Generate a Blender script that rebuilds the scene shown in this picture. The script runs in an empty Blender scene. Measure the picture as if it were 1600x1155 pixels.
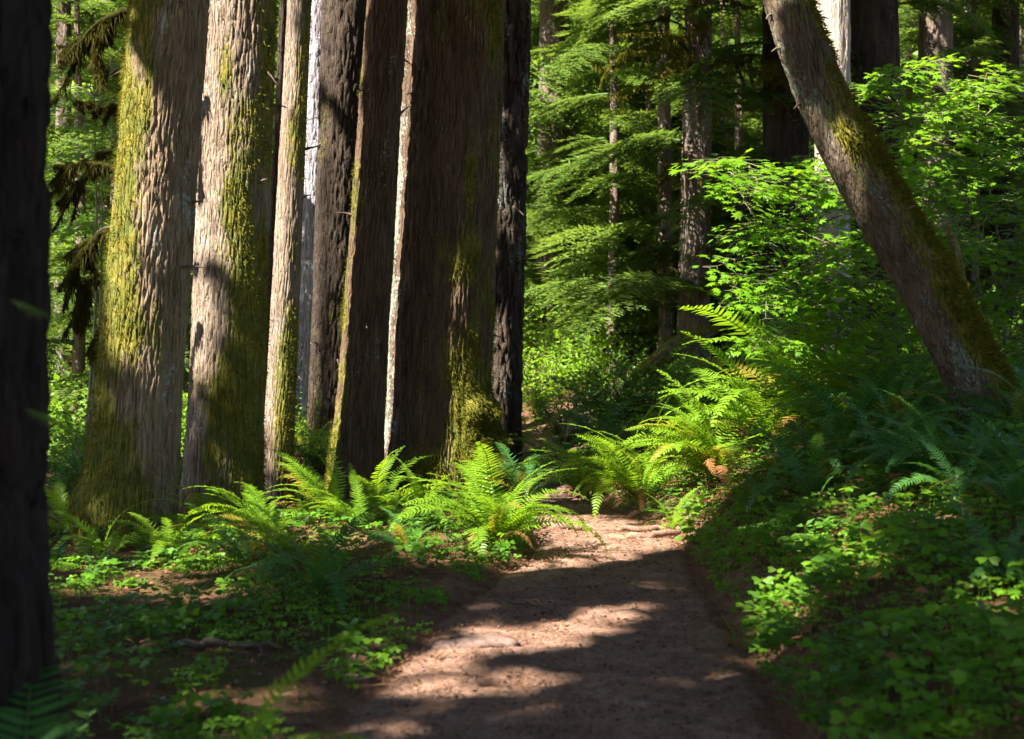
import bpy, math, random
import numpy as np
from mathutils import Vector, Matrix, Euler

# ------------------------------------------------------------------ camera, sky, sun, exposure
scene = bpy.context.scene
COL = scene.collection
R = math.radians
F = 2222.0                      # focal length in photo pixels (50 mm on 36 mm)
EYE = 1.55
HORIZON = 532.0
cam_d = bpy.data.cameras.new("camera")
cam = bpy.data.objects.new("camera", cam_d)
COL.objects.link(cam)
cam.location = (0, 0, EYE)
cam.rotation_euler = (R(90), 0, 0)
cam_d.lens = 50
cam_d.sensor_width = 36
cam_d.shift_y = -(577.5 - HORIZON) / 1600.0
cam_d.clip_end = 600
cam_d.dof.use_dof = True
cam_d.dof.focus_distance = 12.5
cam_d.dof.aperture_fstop = 2.4
scene.camera = cam

SUN_AZ = np.array([-0.80, -0.60])          # horizontal direction towards the sun
SUN_AZ = SUN_AZ / np.linalg.norm(SUN_AZ)
SUN_EL = R(47)
SC, SS = math.cos(SUN_EL), math.sin(SUN_EL)
S = np.array([SUN_AZ[0] * SC, SUN_AZ[1] * SC, SS])
U = np.array([SUN_AZ[1], -SUN_AZ[0], 0.0])   # horizontal, across the sun rays
V = np.array([-SUN_AZ[0] * SS, -SUN_AZ[1] * SS, SC])

world = bpy.data.worlds.new("World")
scene.world = world
world.use_nodes = True
wn = world.node_tree
wn.nodes.clear()
w_out = wn.nodes.new("ShaderNodeOutputWorld")
w_bg = wn.nodes.new("ShaderNodeBackground")
w_sky = wn.nodes.new("ShaderNodeTexSky")
w_sky.sky_type = 'NISHITA'
w_sky.sun_disc = False
w_sky.sun_elevation = SUN_EL
w_sky.sun_rotation = math.atan2(SUN_AZ[0], SUN_AZ[1])
w_bg.inputs[1].default_value = 0.05
wn.links.new(w_sky.outputs[0], w_bg.inputs[0])
wn.links.new(w_bg.outputs[0], w_out.inputs[0])

sun_d = bpy.data.lights.new("sun", 'SUN')
sun = bpy.data.objects.new("sun", sun_d)
COL.objects.link(sun)
sun_d.energy = 5.0
sun_d.angle = R(0.5)
sun_d.color = (1.0, 0.93, 0.80)
sun.rotation_euler = Vector(S).to_track_quat('Z', 'Y').to_euler()

scene.view_settings.view_transform = 'Standard'
scene.view_settings.look = 'None'
scene.view_settings.exposure = 2.45
scene.view_settings.gamma = 1.0
scene.cycles.max_bounces = 4
scene.cycles.use_adaptive_sampling = True
scene.cycles.adaptive_threshold = 0.02
scene.cycles.diffuse_bounces = 3
scene.cycles.transmission_bounces = 3
scene.cycles.glossy_bounces = 2
scene.cycles.caustics_reflective = False
scene.cycles.caustics_refractive = False
scene.cycles.sample_clamp_indirect = 4.0
scene.cycles.use_denoising = True
scene.cycles.denoiser = 'OPENIMAGEDENOISE'

rng = np.random.default_rng(7)
random.seed(7)


# ------------------------------------------------------------------ numeric helpers
def hash3(ix, iy, iz, s):
    h = (ix * 374761393 + iy * 668265263 + iz * 2147483647 + s * 1274126177) & 0xFFFFFFFF
    h = ((h ^ (h >> 13)) * 1274126177) & 0xFFFFFFFF
    h = h ^ (h >> 16)
    return h


def noise3(x, y, z, seed=0):
    x, y, z = np.broadcast_arrays(np.asarray(x, float), np.asarray(y, float), np.asarray(z, float))
    x0 = np.floor(x).astype(np.int64); y0 = np.floor(y).astype(np.int64); z0 = np.floor(z).astype(np.int64)
    fx, fy, fz = x - x0, y - y0, z - z0
    w = lambda t: t * t * t * (t * (t * 6 - 15) + 10)
    wx, wy, wz = w(fx), w(fy), w(fz)
    out = np.zeros(x.shape)
    for dx in (0, 1):
        for dy in (0, 1):
            for dz in (0, 1):
                h = hash3(x0 + dx, y0 + dy, z0 + dz, seed)
                gx = (h & 255) / 127.5 - 1; gy = ((h >> 8) & 255) / 127.5 - 1; gz = ((h >> 16) & 255) / 127.5 - 1
                d = gx * (fx - dx) + gy * (fy - dy) + gz * (fz - dz)
                k = (wx if dx else 1 - wx) * (wy if dy else 1 - wy) * (wz if dz else 1 - wz)
                out += d * k
    return out


def fbm(x, y, z, o=3, seed=0):
    a, t, f = 1.0, 0.0, 1.0
    for i in range(o):
        t = t + a * noise3(x * f, y * f, z * f, seed + i * 17)
        a *= 0.5; f *= 2.03
    return t


def sstep(a, b, x):
    t = np.clip((np.asarray(x, float) - a) / (b - a), 0, 1)
    return t * t * (3 - 2 * t)


def norm(v):
    v = np.asarray(v, float)
    return v / (np.linalg.norm(v, axis=-1, keepdims=True) + 1e-9)


def at(px, py, Y):
    return np.array([(px - 800.0) / F * Y, Y, EYE - (py - HORIZON) / F * Y])


# ------------------------------------------------------------------ terrain
TY = [2, 5.5, 6.5, 8.2, 9.9, 11.6, 12.9, 14, 16, 20, 26]
TC = [.05, .18, .27, .42, .67, .74, .54, .40, .36, .9, 2.6]
TW = [1.0, .94, .88, .77, .60, .54, .38, .30, .26, .25, .25]


def trail_c(y): return np.interp(y, TY, TC)
def trail_w(y): return np.interp(y, TY, TW)


def ground_base(x, y):
    x = np.asarray(x, float); y = np.asarray(y, float)
    c, w = trail_c(y), trail_w(y)
    dr = np.maximum(x - c - w, 0)
    dl = np.maximum(c - w - x, 0)
    amp = np.interp(y, [3, 6, 9, 12, 16, 22], [.55, .62, .85, .95, .5, .2])
    z = amp * (1 - np.exp(-dr / 1.1))
    z = z + np.interp(y, [5, 8, 10, 12.5, 15], [.04, .14, .27, .18, .03]) * (1 - np.exp(-dl / .35)) * np.exp(-dl / 1.5)
    z = z - .16 * np.exp(-((y - 15.8) / 1.6) ** 2) * np.exp(-((x - .4) / .8) ** 2)
    z = z + np.maximum(y - 15.5, 0) * (.025 + .105 * sstep(-1.5, 1.8, x)) * (1 - .5 * sstep(40, 80, y))
    z = z + .22 * np.maximum(y - 42, 0)
    for (mx, my, mh, mr) in ((-3.0, 11.2, -.10, .9), (-2.5, 12.4, -.12, .9), (-1.6, 14.6, -.10, 1.0), (-.8, 15.2, -.10, 1.0), (-1.4, 10.5, .08, .6)):
        z = z + mh * np.exp(-((x - mx) ** 2 + (y - my) ** 2) / mr ** 2)
    return z


def ground_z(x, y):
    x = np.asarray(x, float); y = np.asarray(y, float)
    c, w = trail_c(y), trail_w(y)
    off = sstep(0, .6, np.abs(x - c) - w)
    n = fbm(x * .9, y * .9, 0, 3, 5) * .09 * (.15 + .85 * off)
    m = fbm(x * 5, y * 5, 0, 2, 9) * .02 * (.45 + .55 * off)
    return ground_base(x, y) + n + m


def gz(x, y): return float(ground_z(x, y))


# ------------------------------------------------------------------ mesh helpers
def make_mesh(name, v, f, mats, attrs=None, smooth=False, midx=None):
    """v (N,3); f (M,3) or (M,4) integer array, or a list of such arrays."""
    me = bpy.data.meshes.new(name)
    v = np.asarray(v, np.float32)
    fs = f if isinstance(f, list) else [f]
    fs = [np.asarray(a, np.int32) for a in fs if len(a)]
    me.vertices.add(len(v))
    me.vertices.foreach_set("co", v.ravel())
    loops = np.concatenate([a.ravel() for a in fs])
    counts = np.concatenate([np.full(len(a), a.shape[1], np.int32) for a in fs])
    starts = np.concatenate([[0], np.cumsum(counts)[:-1]]).astype(np.int32)
    me.loops.add(len(loops))
    me.loops.foreach_set("vertex_index", loops)
    me.polygons.add(len(counts))
    me.polygons.foreach_set("loop_start", starts)
    if midx is not None:
        me.polygons.foreach_set("material_index", np.asarray(midx, np.int32))
    if smooth:
        me.polygons.foreach_set("use_smooth", np.ones(len(counts), bool))
    for k, a in (attrs or {}).items():
        at_ = me.attributes.new(k, 'FLOAT', 'POINT')
        at_.data.foreach_set("value", np.asarray(a, np.float32))
    for m in (mats if isinstance(mats, (list, tuple)) else [mats]):
        me.materials.append(m)
    me.update(calc_edges=True)
    return me


def link(name, me, parent=None, loc=None, rot=None, scl=None):
    o = bpy.data.objects.new(name, me)
    COL.objects.link(o)
    if parent is not None: o.parent = parent
    if loc is not None: o.location = tuple(float(c) for c in loc)
    if rot is not None: o.rotation_euler = rot
    if scl is not None: o.scale = (scl, scl, scl) if np.isscalar(scl) else scl
    return o


def tag(o, label=None, cat=None, group=None, kind=None):
    if label: o["label"] = label
    if cat: o["category"] = cat
    if group: o["group"] = group
    if kind: o["kind"] = kind
    return o


def thing(name, label, cat, loc=(0, 0, 0), rotz=0.0, group=None):
    o = bpy.data.objects.new(name, None)
    COL.objects.link(o)
    o.empty_display_size = .2
    o.location = tuple(float(c) for c in loc)
    o.rotation_euler = (0, 0, rotz)
    return tag(o, label, cat, group)


class Geo:
    """collects vertices / faces / the per-vertex 'var' value of one mesh"""
    def __init__(self):
        self.v, self.f3, self.f4, self.a, self.n = [], [], [], [], 0

    def add(self, v, f3=None, f4=None, var=0.5):
        v = np.asarray(v, float).reshape(-1, 3)
        if f3 is not None and len(f3): self.f3.append(np.asarray(f3, int) + self.n)
        if f4 is not None and len(f4): self.f4.append(np.asarray(f4, int) + self.n)
        self.v.append(v)
        self.a.append(np.broadcast_to(np.asarray(var, float), (len(v),)))
        self.n += len(v)

    def mesh(self, name, mat, smooth=False):
        f = []
        if self.f3: f.append(np.concatenate(self.f3))
        if self.f4: f.append(np.concatenate(self.f4))
        return make_mesh(name, np.concatenate(self.v), f, mat, {"var": np.concatenate(self.a)}, smooth)

    def tube(self, pts, rad, n=6, var=.5):
        pts = np.asarray(pts, float); k = len(pts)
        rad = np.broadcast_to(np.asarray(rad, float), (k,))
        t = norm(np.gradient(pts, axis=0))
        ref = np.array([0, 0, 1.0]) if abs(t[0][2]) < .9 else np.array([1.0, 0, 0])
        a = norm(np.cross(t, ref)); b = np.cross(t, a)
        th = np.linspace(0, 2 * np.pi, n, endpoint=False)
        ring = pts[:, None] + rad[:, None, None] * (a[:, None] * np.cos(th)[None, :, None] + b[:, None] * np.sin(th)[None, :, None])
        i = np.arange(k - 1)[:, None] * n + np.arange(n)[None]
        j = np.arange(k - 1)[:, None] * n + (np.arange(n)[None] + 1) % n
        f4 = np.stack([i, j, j + n, i + n], -1).reshape(-1, 4)
        self.add(ring.reshape(-1, 3), f4=f4, var=var)

    def cards(self, p, d, nrm, L, W, var, shape='diamond', fold=.0):
        """many small leaf blades: base point p, direction d, normal nrm, length L, width W"""
        p = np.asarray(p, float); N = len(p)
        d = norm(d); side = norm(np.cross(d, nrm)); up = np.cross(side, d)
        L = np.broadcast_to(np.asarray(L, float), (N,))[:, None]
        W = np.broadcast_to(np.asarray(W, float), (N,))[:, None]
        if shape == 'tri':
            v = np.stack([p - side * W * .5, p + side * W * .5, p + d * L], 1)
            f = np.arange(N * 3).reshape(-1, 3)
            self.add(v.reshape(-1, 3), f3=f, var=np.repeat(var, 3) if np.ndim(var) else var)
            return
        m = p + d * L * .45
        v = np.stack([p, m + side * W * .5 + up * fold * W, p + d * L, m - side * W * .5 + up * fold * W], 1)
        b = np.arange(N)[:, None] * 4
        f = np.concatenate([b + np.array([[0, 1, 2]]), b + np.array([[0, 2, 3]])])
        self.add(v.reshape(-1, 3), f3=f, var=np.repeat(var, 4) if np.ndim(var) else var)


def rand_dirs(n, zbias=0.0, zs=1.0):
    v = rng.normal(size=(n, 3)); v[:, 2] = v[:, 2] * zs + zbias
    return norm(v)


# ------------------------------------------------------------------ materials
def new_mat(name):
    m = bpy.data.materials.new(name)
    m.use_nodes = True
    nt = m.node_tree
    nt.nodes.clear()
    return m, nt, nt.nodes.new("ShaderNodeOutputMaterial")


def nd(nt, kind, **kw):
    n = nt.nodes.new(kind)
    for k, v in kw.items():
        if k.startswith("i_"):
            n.inputs[k[2:].replace("_", " ")].default_value = v
        else:
            setattr(n, k, v)
    return n


def ramp(nt, fac, stops):
    r = nt.nodes.new("ShaderNodeValToRGB")
    e = r.color_ramp.elements
    while len(e) < len(stops): e.new(.5)
    for el, (p, c) in zip(e, stops):
        el.position = p
        el.color = (*c, 1) if len(c) == 3 else c
    nt.links.new(fac, r.inputs[0])
    return r.outputs[0]


def mixc(nt, fac, a, b):
    m = nt.nodes.new("ShaderNodeMix")
    m.data_type = 'RGBA'
    for sock, val in ((m.inputs[0], fac), (m.inputs[6], a), (m.inputs[7], b)):
        if isinstance(val, bpy.types.NodeSocket): nt.links.new(val, sock)
        elif np.isscalar(val): sock.default_value = val
        else: sock.default_value = (*val, 1)
    return m.outputs[2]


def math_n(nt, op, a, b=0.0, clamp=False):
    m = nt.nodes.new("ShaderNodeMath")
    m.operation = op; m.use_clamp = clamp
    for s, v in zip(m.inputs, (a, b)):
        if isinstance(v, bpy.types.NodeSocket): nt.links.new(v, s)
        else: s.default_value = v
    return m.outputs[0]


def noise_tex(nt, vec, scale, detail=3, rough=.55):
    n = nt.nodes.new("ShaderNodeTexNoise")
    n.inputs["Scale"].default_value = scale
    n.inputs["Detail"].default_value = detail
    n.inputs["Roughness"].default_value = rough
    if vec is not None: nt.links.new(vec, n.inputs["Vector"])
    return n.outputs[0]


def leaf_mat(name, dark, light, trans=.45, gloss=.25, rough=.45, tcol=None, objvar=.5):
    """leaf: colour between dark and light by the per-leaf 'var' and by object; light passes through"""
    m, nt, out = new_mat(name)
    a = nd(nt, "ShaderNodeAttribute", attribute_name="var")
    oi = nt.nodes.new("ShaderNodeObjectInfo")
    f = math_n(nt, 'ADD', math_n(nt, 'MULTIPLY', a.outputs["Fac"], 1 - objvar), math_n(nt, 'MULTIPLY', oi.outputs["Random"], objvar), True)
    c = mixc(nt, f, dark, light)
    pb = nt.nodes.new("ShaderNodeBsdfPrincipled")
    nt.links.new(c, pb.inputs["Base Color"])
    pb.inputs["Roughness"].default_value = rough
    pb.inputs["Specular IOR Level"].default_value = gloss
    tr = nt.nodes.new("ShaderNodeBsdfTranslucent")
    tc = tcol or (min(light[0] * 1.9, .7), min(light[1] * 1.7, .8), light[2] * .7)
    c2 = mixc(nt, .6, c, tc)
    nt.links.new(c2, tr.inputs[0])
    mx = nt.nodes.new("ShaderNodeMixShader")
    mx.inputs[0].default_value = trans
    nt.links.new(pb.outputs[0], mx.inputs[1]); nt.links.new(tr.outputs[0], mx.inputs[2])
    nt.links.new(mx.outputs[0], out.inputs[0])
    return m


def plain_mat(name, stops, scale=6, rough=.9, bump=.4, bscale=40, stretch=(1, 1, 1), detail=4, objvar=0):
    m, nt, out = new_mat(name)
    tc = nt.nodes.new("ShaderNodeTexCoord")
    mp = nt.nodes.new("ShaderNodeMapping")
    mp.inputs["Scale"].default_value = stretch
    nt.links.new(tc.outputs["Object"], mp.inputs[0])
    n = noise_tex(nt, mp.outputs[0], scale, detail)
    if objvar:
        oi = nt.nodes.new("ShaderNodeObjectInfo")
        n = math_n(nt, 'ADD', n, math_n(nt, 'MULTIPLY', math_n(nt, 'SUBTRACT', oi.outputs["Random"], .5), objvar), True)
    c = ramp(nt, n, stops)
    pb = nt.nodes.new("ShaderNodeBsdfPrincipled")
    nt.links.new(c, pb.inputs["Base Color"])
    pb.inputs["Roughness"].default_value = rough
    pb.inputs["Specular IOR Level"].default_value = .2
    b = nt.nodes.new("ShaderNodeBump")
    b.inputs["Strength"].default_value = bump
    b.inputs["Distance"].default_value = .02
    nt.links.new(noise_tex(nt, mp.outputs[0], bscale, 4), b.inputs["Height"])
    nt.links.new(b.outputs[0], pb.inputs["Normal"])
    nt.links.new(pb.outputs[0], out.inputs[0])
    return m


def bark_mat(name, c1, c2, c3, lich=(.34, .36, .36), moss=(.085, .105, .012), moss2=(.19, .165, .02)):
    """bark: three browns / greys in stretched noise, pale lichen with any painted sunlit edge, and moss where the trunk carries it"""
    m, nt, out = new_mat(name)
    tc = nt.nodes.new("ShaderNodeTexCoord")
    mp = nt.nodes.new("ShaderNodeMapping")
    mp.inputs["Scale"].default_value = (1, 1, .13)
    nt.links.new(tc.outputs["Object"], mp.inputs[0])
    v = mp.outputs[0]; vo = tc.outputs["Object"]
    n1 = noise_tex(nt, v, 14, 5, .65)
    c = ramp(nt, n1, [(.28, c1), (.5, c2), (.72, c3)])
    patch = noise_tex(nt, vo, 2.2, 3)
    c = mixc(nt, ramp(nt, patch, [(.35, (0, 0, 0)), (.7, (.6, .6, .6))]), c, c3)
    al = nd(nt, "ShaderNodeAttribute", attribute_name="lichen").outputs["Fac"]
    am = nd(nt, "ShaderNodeAttribute", attribute_name="moss").outputs["Fac"]
    fine = noise_tex(nt, vo, 30, 5, .7)
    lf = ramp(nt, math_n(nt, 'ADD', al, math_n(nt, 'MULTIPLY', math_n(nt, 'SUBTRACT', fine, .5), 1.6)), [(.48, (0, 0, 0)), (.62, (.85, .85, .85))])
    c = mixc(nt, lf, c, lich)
    mc = mixc(nt, ramp(nt, noise_tex(nt, vo, 6, 4), [(.35, (0, 0, 0)), (.65, (1, 1, 1))]), moss, moss2)
    mf = ramp(nt, math_n(nt, 'ADD', am, math_n(nt, 'MULTIPLY', math_n(nt, 'SUBTRACT', fine, .5), 1.1)), [(.42, (0, 0, 0)), (.60, (.92, .92, .92))])
    c = mixc(nt, mf, c, mc)
    pb = nt.nodes.new("ShaderNodeBsdfPrincipled")
    nt.links.new(c, pb.inputs["Base Color"])
    pb.inputs["Roughness"].default_value = .9
    pb.inputs["Specular IOR Level"].default_value = .18
    b = nt.nodes.new("ShaderNodeBump")
    b.inputs["Strength"].default_value = 1.0
    b.inputs["Distance"].default_value = .012
    wv = nt.nodes.new("ShaderNodeVectorMath"); wv.operation = 'MULTIPLY_ADD'
    nz = nt.nodes.new("ShaderNodeTexNoise"); nz.inputs["Scale"].default_value = 16
    nt.links.new(v, nz.inputs["Vector"]); nt.links.new(nz.outputs["Color"], wv.inputs[0]); wv.inputs[1].default_value = (.05, .05, .05); nt.links.new(v, wv.inputs[2])
    vor = nt.nodes.new("ShaderNodeTexVoronoi"); vor.feature = 'DISTANCE_TO_EDGE'; vor.inputs["Scale"].default_value = 26
    nt.links.new(wv.outputs[0], vor.inputs["Vector"])
    crack = ramp(nt, vor.outputs["Distance"], [(.0, (0, 0, 0)), (.16, (1, 1, 1))])
    h = math_n(nt, 'ADD', noise_tex(nt, v, 45, 5, .7), math_n(nt, 'ADD', math_n(nt, 'MULTIPLY', fine, .7), math_n(nt, 'MULTIPLY', crack, .9)))
    nt.links.new(h, b.inputs["Height"])
    nt.links.new(b.outputs[0], pb.inputs["Normal"])
    nt.links.new(pb.outputs[0], out.inputs[0])
    return m


def ground_mat(name, kind):
    m, nt, out = new_mat(name)
    tc = nt.nodes.new("ShaderNodeTexCoord"); vo = tc.outputs["Object"]
    big = noise_tex(nt, vo, .9, 4); mid = noise_tex(nt, vo, 7, 5, .65); fine = noise_tex(nt, vo, 60, 4, .7)
    if kind == 'trail':
        c = ramp(nt, mid, [(.25, (.085, .048, .038)), (.5, (.19, .108, .080)), (.75, (.33, .205, .150))])
        c = mixc(nt, ramp(nt, fine, [(.45, (0, 0, 0)), (.7, (.75, .75, .75))]), c, (.40, .26, .18))
        c = mixc(nt, ramp(nt, big, [(.5, (0, 0, 0)), (.72, (.55, .55, .55))]), c, (.10, .07, .06))
    else:
        c = ramp(nt, mid, [(.25, (.030, .018, .011)), (.5, (.085, .042, .024)), (.75, (.16, .085, .045))])
        c = mixc(nt, ramp(nt, big, [(.48, (0, 0, 0)), (.62, (.8, .8, .8))]), c, mixc(nt, fine, (.03, .045, .006), (.10, .12, .015)))
        ad = nd(nt, "ShaderNodeAttribute", attribute_name="dirt").outputs["Fac"]
        ef = math_n(nt, 'ADD', ad, math_n(nt, 'MULTIPLY', math_n(nt, 'SUBTRACT', mid, .5), 1.8))
        ct = ramp(nt, mid, [(.25, (.085, .042, .030)), (.5, (.165, .085, .056)), (.75, (.26, .14, .09))])
        c = mixc(nt, ramp(nt, ef, [(.35, (0, 0, 0)), (.65, (1, 1, 1))]), c, ct)
    pb = nt.nodes.new("ShaderNodeBsdfPrincipled")
    nt.links.new(c, pb.inputs["Base Color"])
    pb.inputs["Roughness"].default_value = .95
    pb.inputs["Specular IOR Level"].default_value = .12
    b = nt.nodes.new("ShaderNodeBump")
    b.inputs["Strength"].default_value = .9
    b.inputs["Distance"].default_value = .015
    nt.links.new(math_n(nt, 'ADD', fine, mid), b.inputs["Height"])
    nt.links.new(b.outputs[0], pb.inputs["Normal"])
    nt.links.new(pb.outputs[0], out.inputs[0])
    return m


M = {}
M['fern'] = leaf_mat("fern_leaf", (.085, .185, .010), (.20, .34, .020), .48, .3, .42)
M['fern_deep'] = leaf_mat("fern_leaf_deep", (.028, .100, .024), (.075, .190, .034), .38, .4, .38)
M['fern_old'] = leaf_mat("fern_leaf_old", (.14, .14, .015), (.30, .24, .03), .42, .25, .5)
M['fern_dead'] = leaf_mat("fern_leaf_dead", (.12, .055, .020), (.26, .13, .045), .25, .1, .8, (.35, .17, .05))
M['maple'] = leaf_mat("maple_leaf", (.080, .200, .006), (.180, .340, .012), .52, .25, .5)
M['yellow'] = leaf_mat("yellow_leaf", (.45, .30, .03), (.60, .46, .06), .3, .2, .5, (.6, .45, .05))
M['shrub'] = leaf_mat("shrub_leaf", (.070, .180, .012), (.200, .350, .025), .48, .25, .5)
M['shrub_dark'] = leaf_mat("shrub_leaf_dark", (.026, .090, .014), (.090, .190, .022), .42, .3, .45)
M['cover'] = leaf_mat("ground_cover_leaf", (.045, .140, .008), (.150, .300, .018), .45, .25, .5)
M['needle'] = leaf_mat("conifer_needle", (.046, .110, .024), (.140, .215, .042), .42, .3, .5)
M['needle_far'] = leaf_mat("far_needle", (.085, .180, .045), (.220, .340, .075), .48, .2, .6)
M['crown'] = leaf_mat("crown_needle", (.030, .075, .016), (.070, .125, .022), .15, .2, .6)
M['moss'] = leaf_mat("hanging_moss", (.055, .065, .010), (.165, .150, .018), .35, .05, .9)
M['moss_floor'] = leaf_mat("floor_moss", (.050, .085, .008), (.150, .190, .014), .35, .05, .9)
M['moss_shaded'] = leaf_mat("shaded_hanging_moss", (.022, .024, .006), (.070, .062, .012), .2, .05, .9)  # shade of the backlit gap branches put into the moss colour
M['grass'] = leaf_mat("grass_blade", (.06, .13, .015), (.13, .21, .03), .4, .2, .5)
M['litter'] = leaf_mat("leaf_litter", (.07, .032, .018), (.27, .135, .065), .15, .1, .8, (.3, .15, .06))
M['needles_dry'] = leaf_mat("dry_needles", (.12, .06, .035), (.36, .20, .10), .0, .1, .8, (.3, .15, .06))
M['twig'] = plain_mat("twig_bark", [(.3, (.05, .035, .025)), (.6, (.12, .09, .065)), (.8, (.20, .17, .13))], 12, .85, .4, 50)
M['stem'] = plain_mat("maple_stem", [(.3, (.10, .12, .05)), (.7, (.24, .22, .13))], 12, .7, .2, 50)
M['rock'] = plain_mat("rock", [(.3, (.09, .052, .042)), (.55, (.16, .105, .088)), (.75, (.26, .18, .15))], 14, .85, .6, 35)
M['rotten'] = plain_mat("rotten_wood", [(.3, (.06, .022, .012)), (.55, (.17, .065, .03)), (.8, (.28, .13, .07))], 10, .9, .7, 30, (1, 1, .15))
M['ground'] = ground_mat("forest_floor", 'floor')
M['trail'] = ground_mat("trail_dirt", 'trail')
M['bark_grey'] = bark_mat("bark_grey_brown", (.085, .052, .028), (.20, .140, .088), (.30, .225, .155), (.33, .35, .33))
M['bark_pale'] = bark_mat("bark_pale", (.085, .055, .034), (.195, .142, .102), (.285, .228, .180), (.33, .34, .345))
M['bark_red'] = bark_mat("bark_red_brown", (.036, .021, .013), (.084, .050, .032), (.14, .090, .060), (.26, .27, .23))
M['bark_dark'] = bark_mat("bark_dark", (.014, .009, .006), (.036, .025, .018), (.075, .055, .042), (.18, .19, .17))
M['bark_black'] = bark_mat("bark_black", (.007, .005, .004), (.018, .013, .010), (.038, .028, .022), (.09, .095, .08))
M['bark_blue'] = bark_mat("bark_cool_grey", (.13, .105, .11), (.28, .25, .28), (.45, .42, .46), (.55, .56, .62))
M['bark_lean'] = bark_mat("bark_lean", (.036, .022, .013), (.085, .058, .038), (.15, .115, .082), (.17, .21, .175))
M['snag'] = bark_mat("bare_snag_wood", (.20, .14, .10), (.36, .29, .235), (.47, .41, .35), (.45, .46, .44))
M['bark_far'] = bark_mat("bark_far", (.06, .038, .028), (.14, .10, .075), (.25, .20, .17))

# ------------------------------------------------------------------ sunlit openings cut into the canopy for chosen sun patches
# (photo place and depth of what the sun reaches; radius across and along)
LIT = []


def lit(px, py, Y, ru, rv=None, z=None):
    p = at(px, py, Y)
    LIT.append((p @ U, p @ V, ru, rv or ru))


def lit_w(x, y, z, ru, rv):
    p = np.array([x, y, z]); LIT.append((p @ U, p @ V, ru, rv))


def in_light(p):
    """true where a point lies on a sun ray that reaches one of the openings"""
    u = p @ U; v = p @ V
    du = fbm(u * 1.7, v * 1.7, 3.3, 2, 77) * .09
    dv = fbm(u * 1.7, v * 1.7, 9.1, 2, 78) * .09
    k = np.zeros(len(p), bool)
    for (a, b, ru, rv) in LIT:
        k |= ((u + du - a) / ru) ** 2 + ((v + dv - b) / rv) ** 2 < 1
    return k


# stout trunks on the left
for py, r in ((250, .45), (370, .45)): lit(250, py, 11.3, .32, r)
lit(300, 480, 11.3, .14, .8)
lit(215, 330, 11.3, .16, .7)
for py in (-30, 60, 160, 280, 370): lit(366, py, 12.5, .46, .45)
lit(345, 560, 12.5, .16, .5); lit(390, 600, 12.5, .14, .35)
for py in (150, 300, 450, 590): lit(452, py, 14.25, .24, .7)
for py in (-20, 100, 230, 360, 480, 600, 690): lit(545, py, 15.0, .22, .7)
for py in (-20, 100, 230, 360, 480, 600): lit(612, py, 15.75, .26, .7)
lit(730, 650, 15.0, .3, .5)
lit(1300, 60, 18, .45, 1.6)
lit(490, 150, 21, .5, .8); lit(480, 500, 21, .4, .6)
lit(775, 340, 17.4, .25, .5); lit(780, 590, 17.4, .25, .45)
# shrubs beyond the bend
for px, py, Y, r in ((850, 460, 22, 1.0), (900, 440, 22, 1.1), (960, 500, 19, .55), (880, 545, 20, .5), (1000, 300, 22, .9), (940, 200, 24, 1.0), (1080, 330, 21, .5), (1090, 120, 21, .5)):
    lit(px, py, Y, r, r)
# left ferns and ground
for px, py, Y, r in ((760, 790, 10.2, .55), (850, 800, 10.4, .5), (650, 720, 11.2, .4), (560, 860, 10.3, .45), (470, 790, 11.0, .34), (610, 750, 11.2, .34), (490, 850, 10.4, .34),
                     (430, 840, 10.2, .42), (300, 840, 10.0, .32), (330, 900, 9.3, .30), (250, 930, 8.8, .28), (360, 960, 8.3, .24), (170, 950, 8.5, .22), (130, 900, 9.5, .2)):
    lit(px, py, Y, r, r * .8)
# trail
for px, py, Y, ru, rv in ((850, 865, 10.4, .5, .7), (950, 850, 10.9, .6, .75), (1030, 840, 11.3, .45, .55), (880, 815, 11.9, .45, .5), (820, 890, 9.9, .35, .6), (870, 880, 10.1, .45, .6), (940, 870, 10.4, .45, .6), (1000, 855, 10.8, .4, .5),
                          (850, 985, 7.6, .17, .40), (950, 955, 8.1, .10, .38), (700, 1040, 6.8, .13, .30), (790, 1020, 7.1, .17, .36), (680, 1075, 6.35, .10, .28), (780, 1075, 6.35, .07, .3)):
    lit(px, py, Y, ru, rv)
# right bank ferns
for px, py, Y, r in ((1080, 660, 12.2, .75), (1000, 700, 12.8, .55), (1130, 760, 11.8, .42), (1060, 800, 11.5, .4), (930, 680, 13.2, .35),
                     (1180, 560, 12.6, .5), (1110, 560, 12.8, .4), (1240, 540, 12.8, .35), (1230, 640, 12.3, .18)):
    lit(px, py, Y, r, r * .8)
# maple
for px, py, Y, r in ((1180, 420, 12, .5), (1250, 350, 12, .45), (1120, 270, 12, .3), (1280, 250, 12, .25), (1450, 200, 13, .45), (1540, 170, 13, .5), (1420, 150, 13, .3), (1570, 330, 13, .4), (1460, 330, 13, .3),
                     (1500, 330, 13.5, .3), (1580, 280, 13, .3), (1360, 290, 11.2, .22), (1410, 400, 11.2, .16), (1250, 60, 11.4, .15), (1500, 430, 13, .3), (1580, 440, 13, .3)):
    lit(px, py, Y, r, r)
# right ground cover, small flecks
for px, py, Y, r in ((1330, 880, 8.3, .16), (1400, 930, 7.6, .14), (1260, 980, 7.4, .18), (1420, 850, 8.8, .13), (1520, 870, 8.3, .12), (1380, 1010, 6.7, .16),
                     (1240, 1050, 6.4, .14), (1460, 1010, 6.7, .12), (1300, 800, 9.3, .12), (1480, 780, 9.3, .12), (1560, 1010, 6.5, .12), (1350, 760, 9.8, .1)):
    lit(px, py, Y, r * 1.6, r * 1.5)

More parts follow.
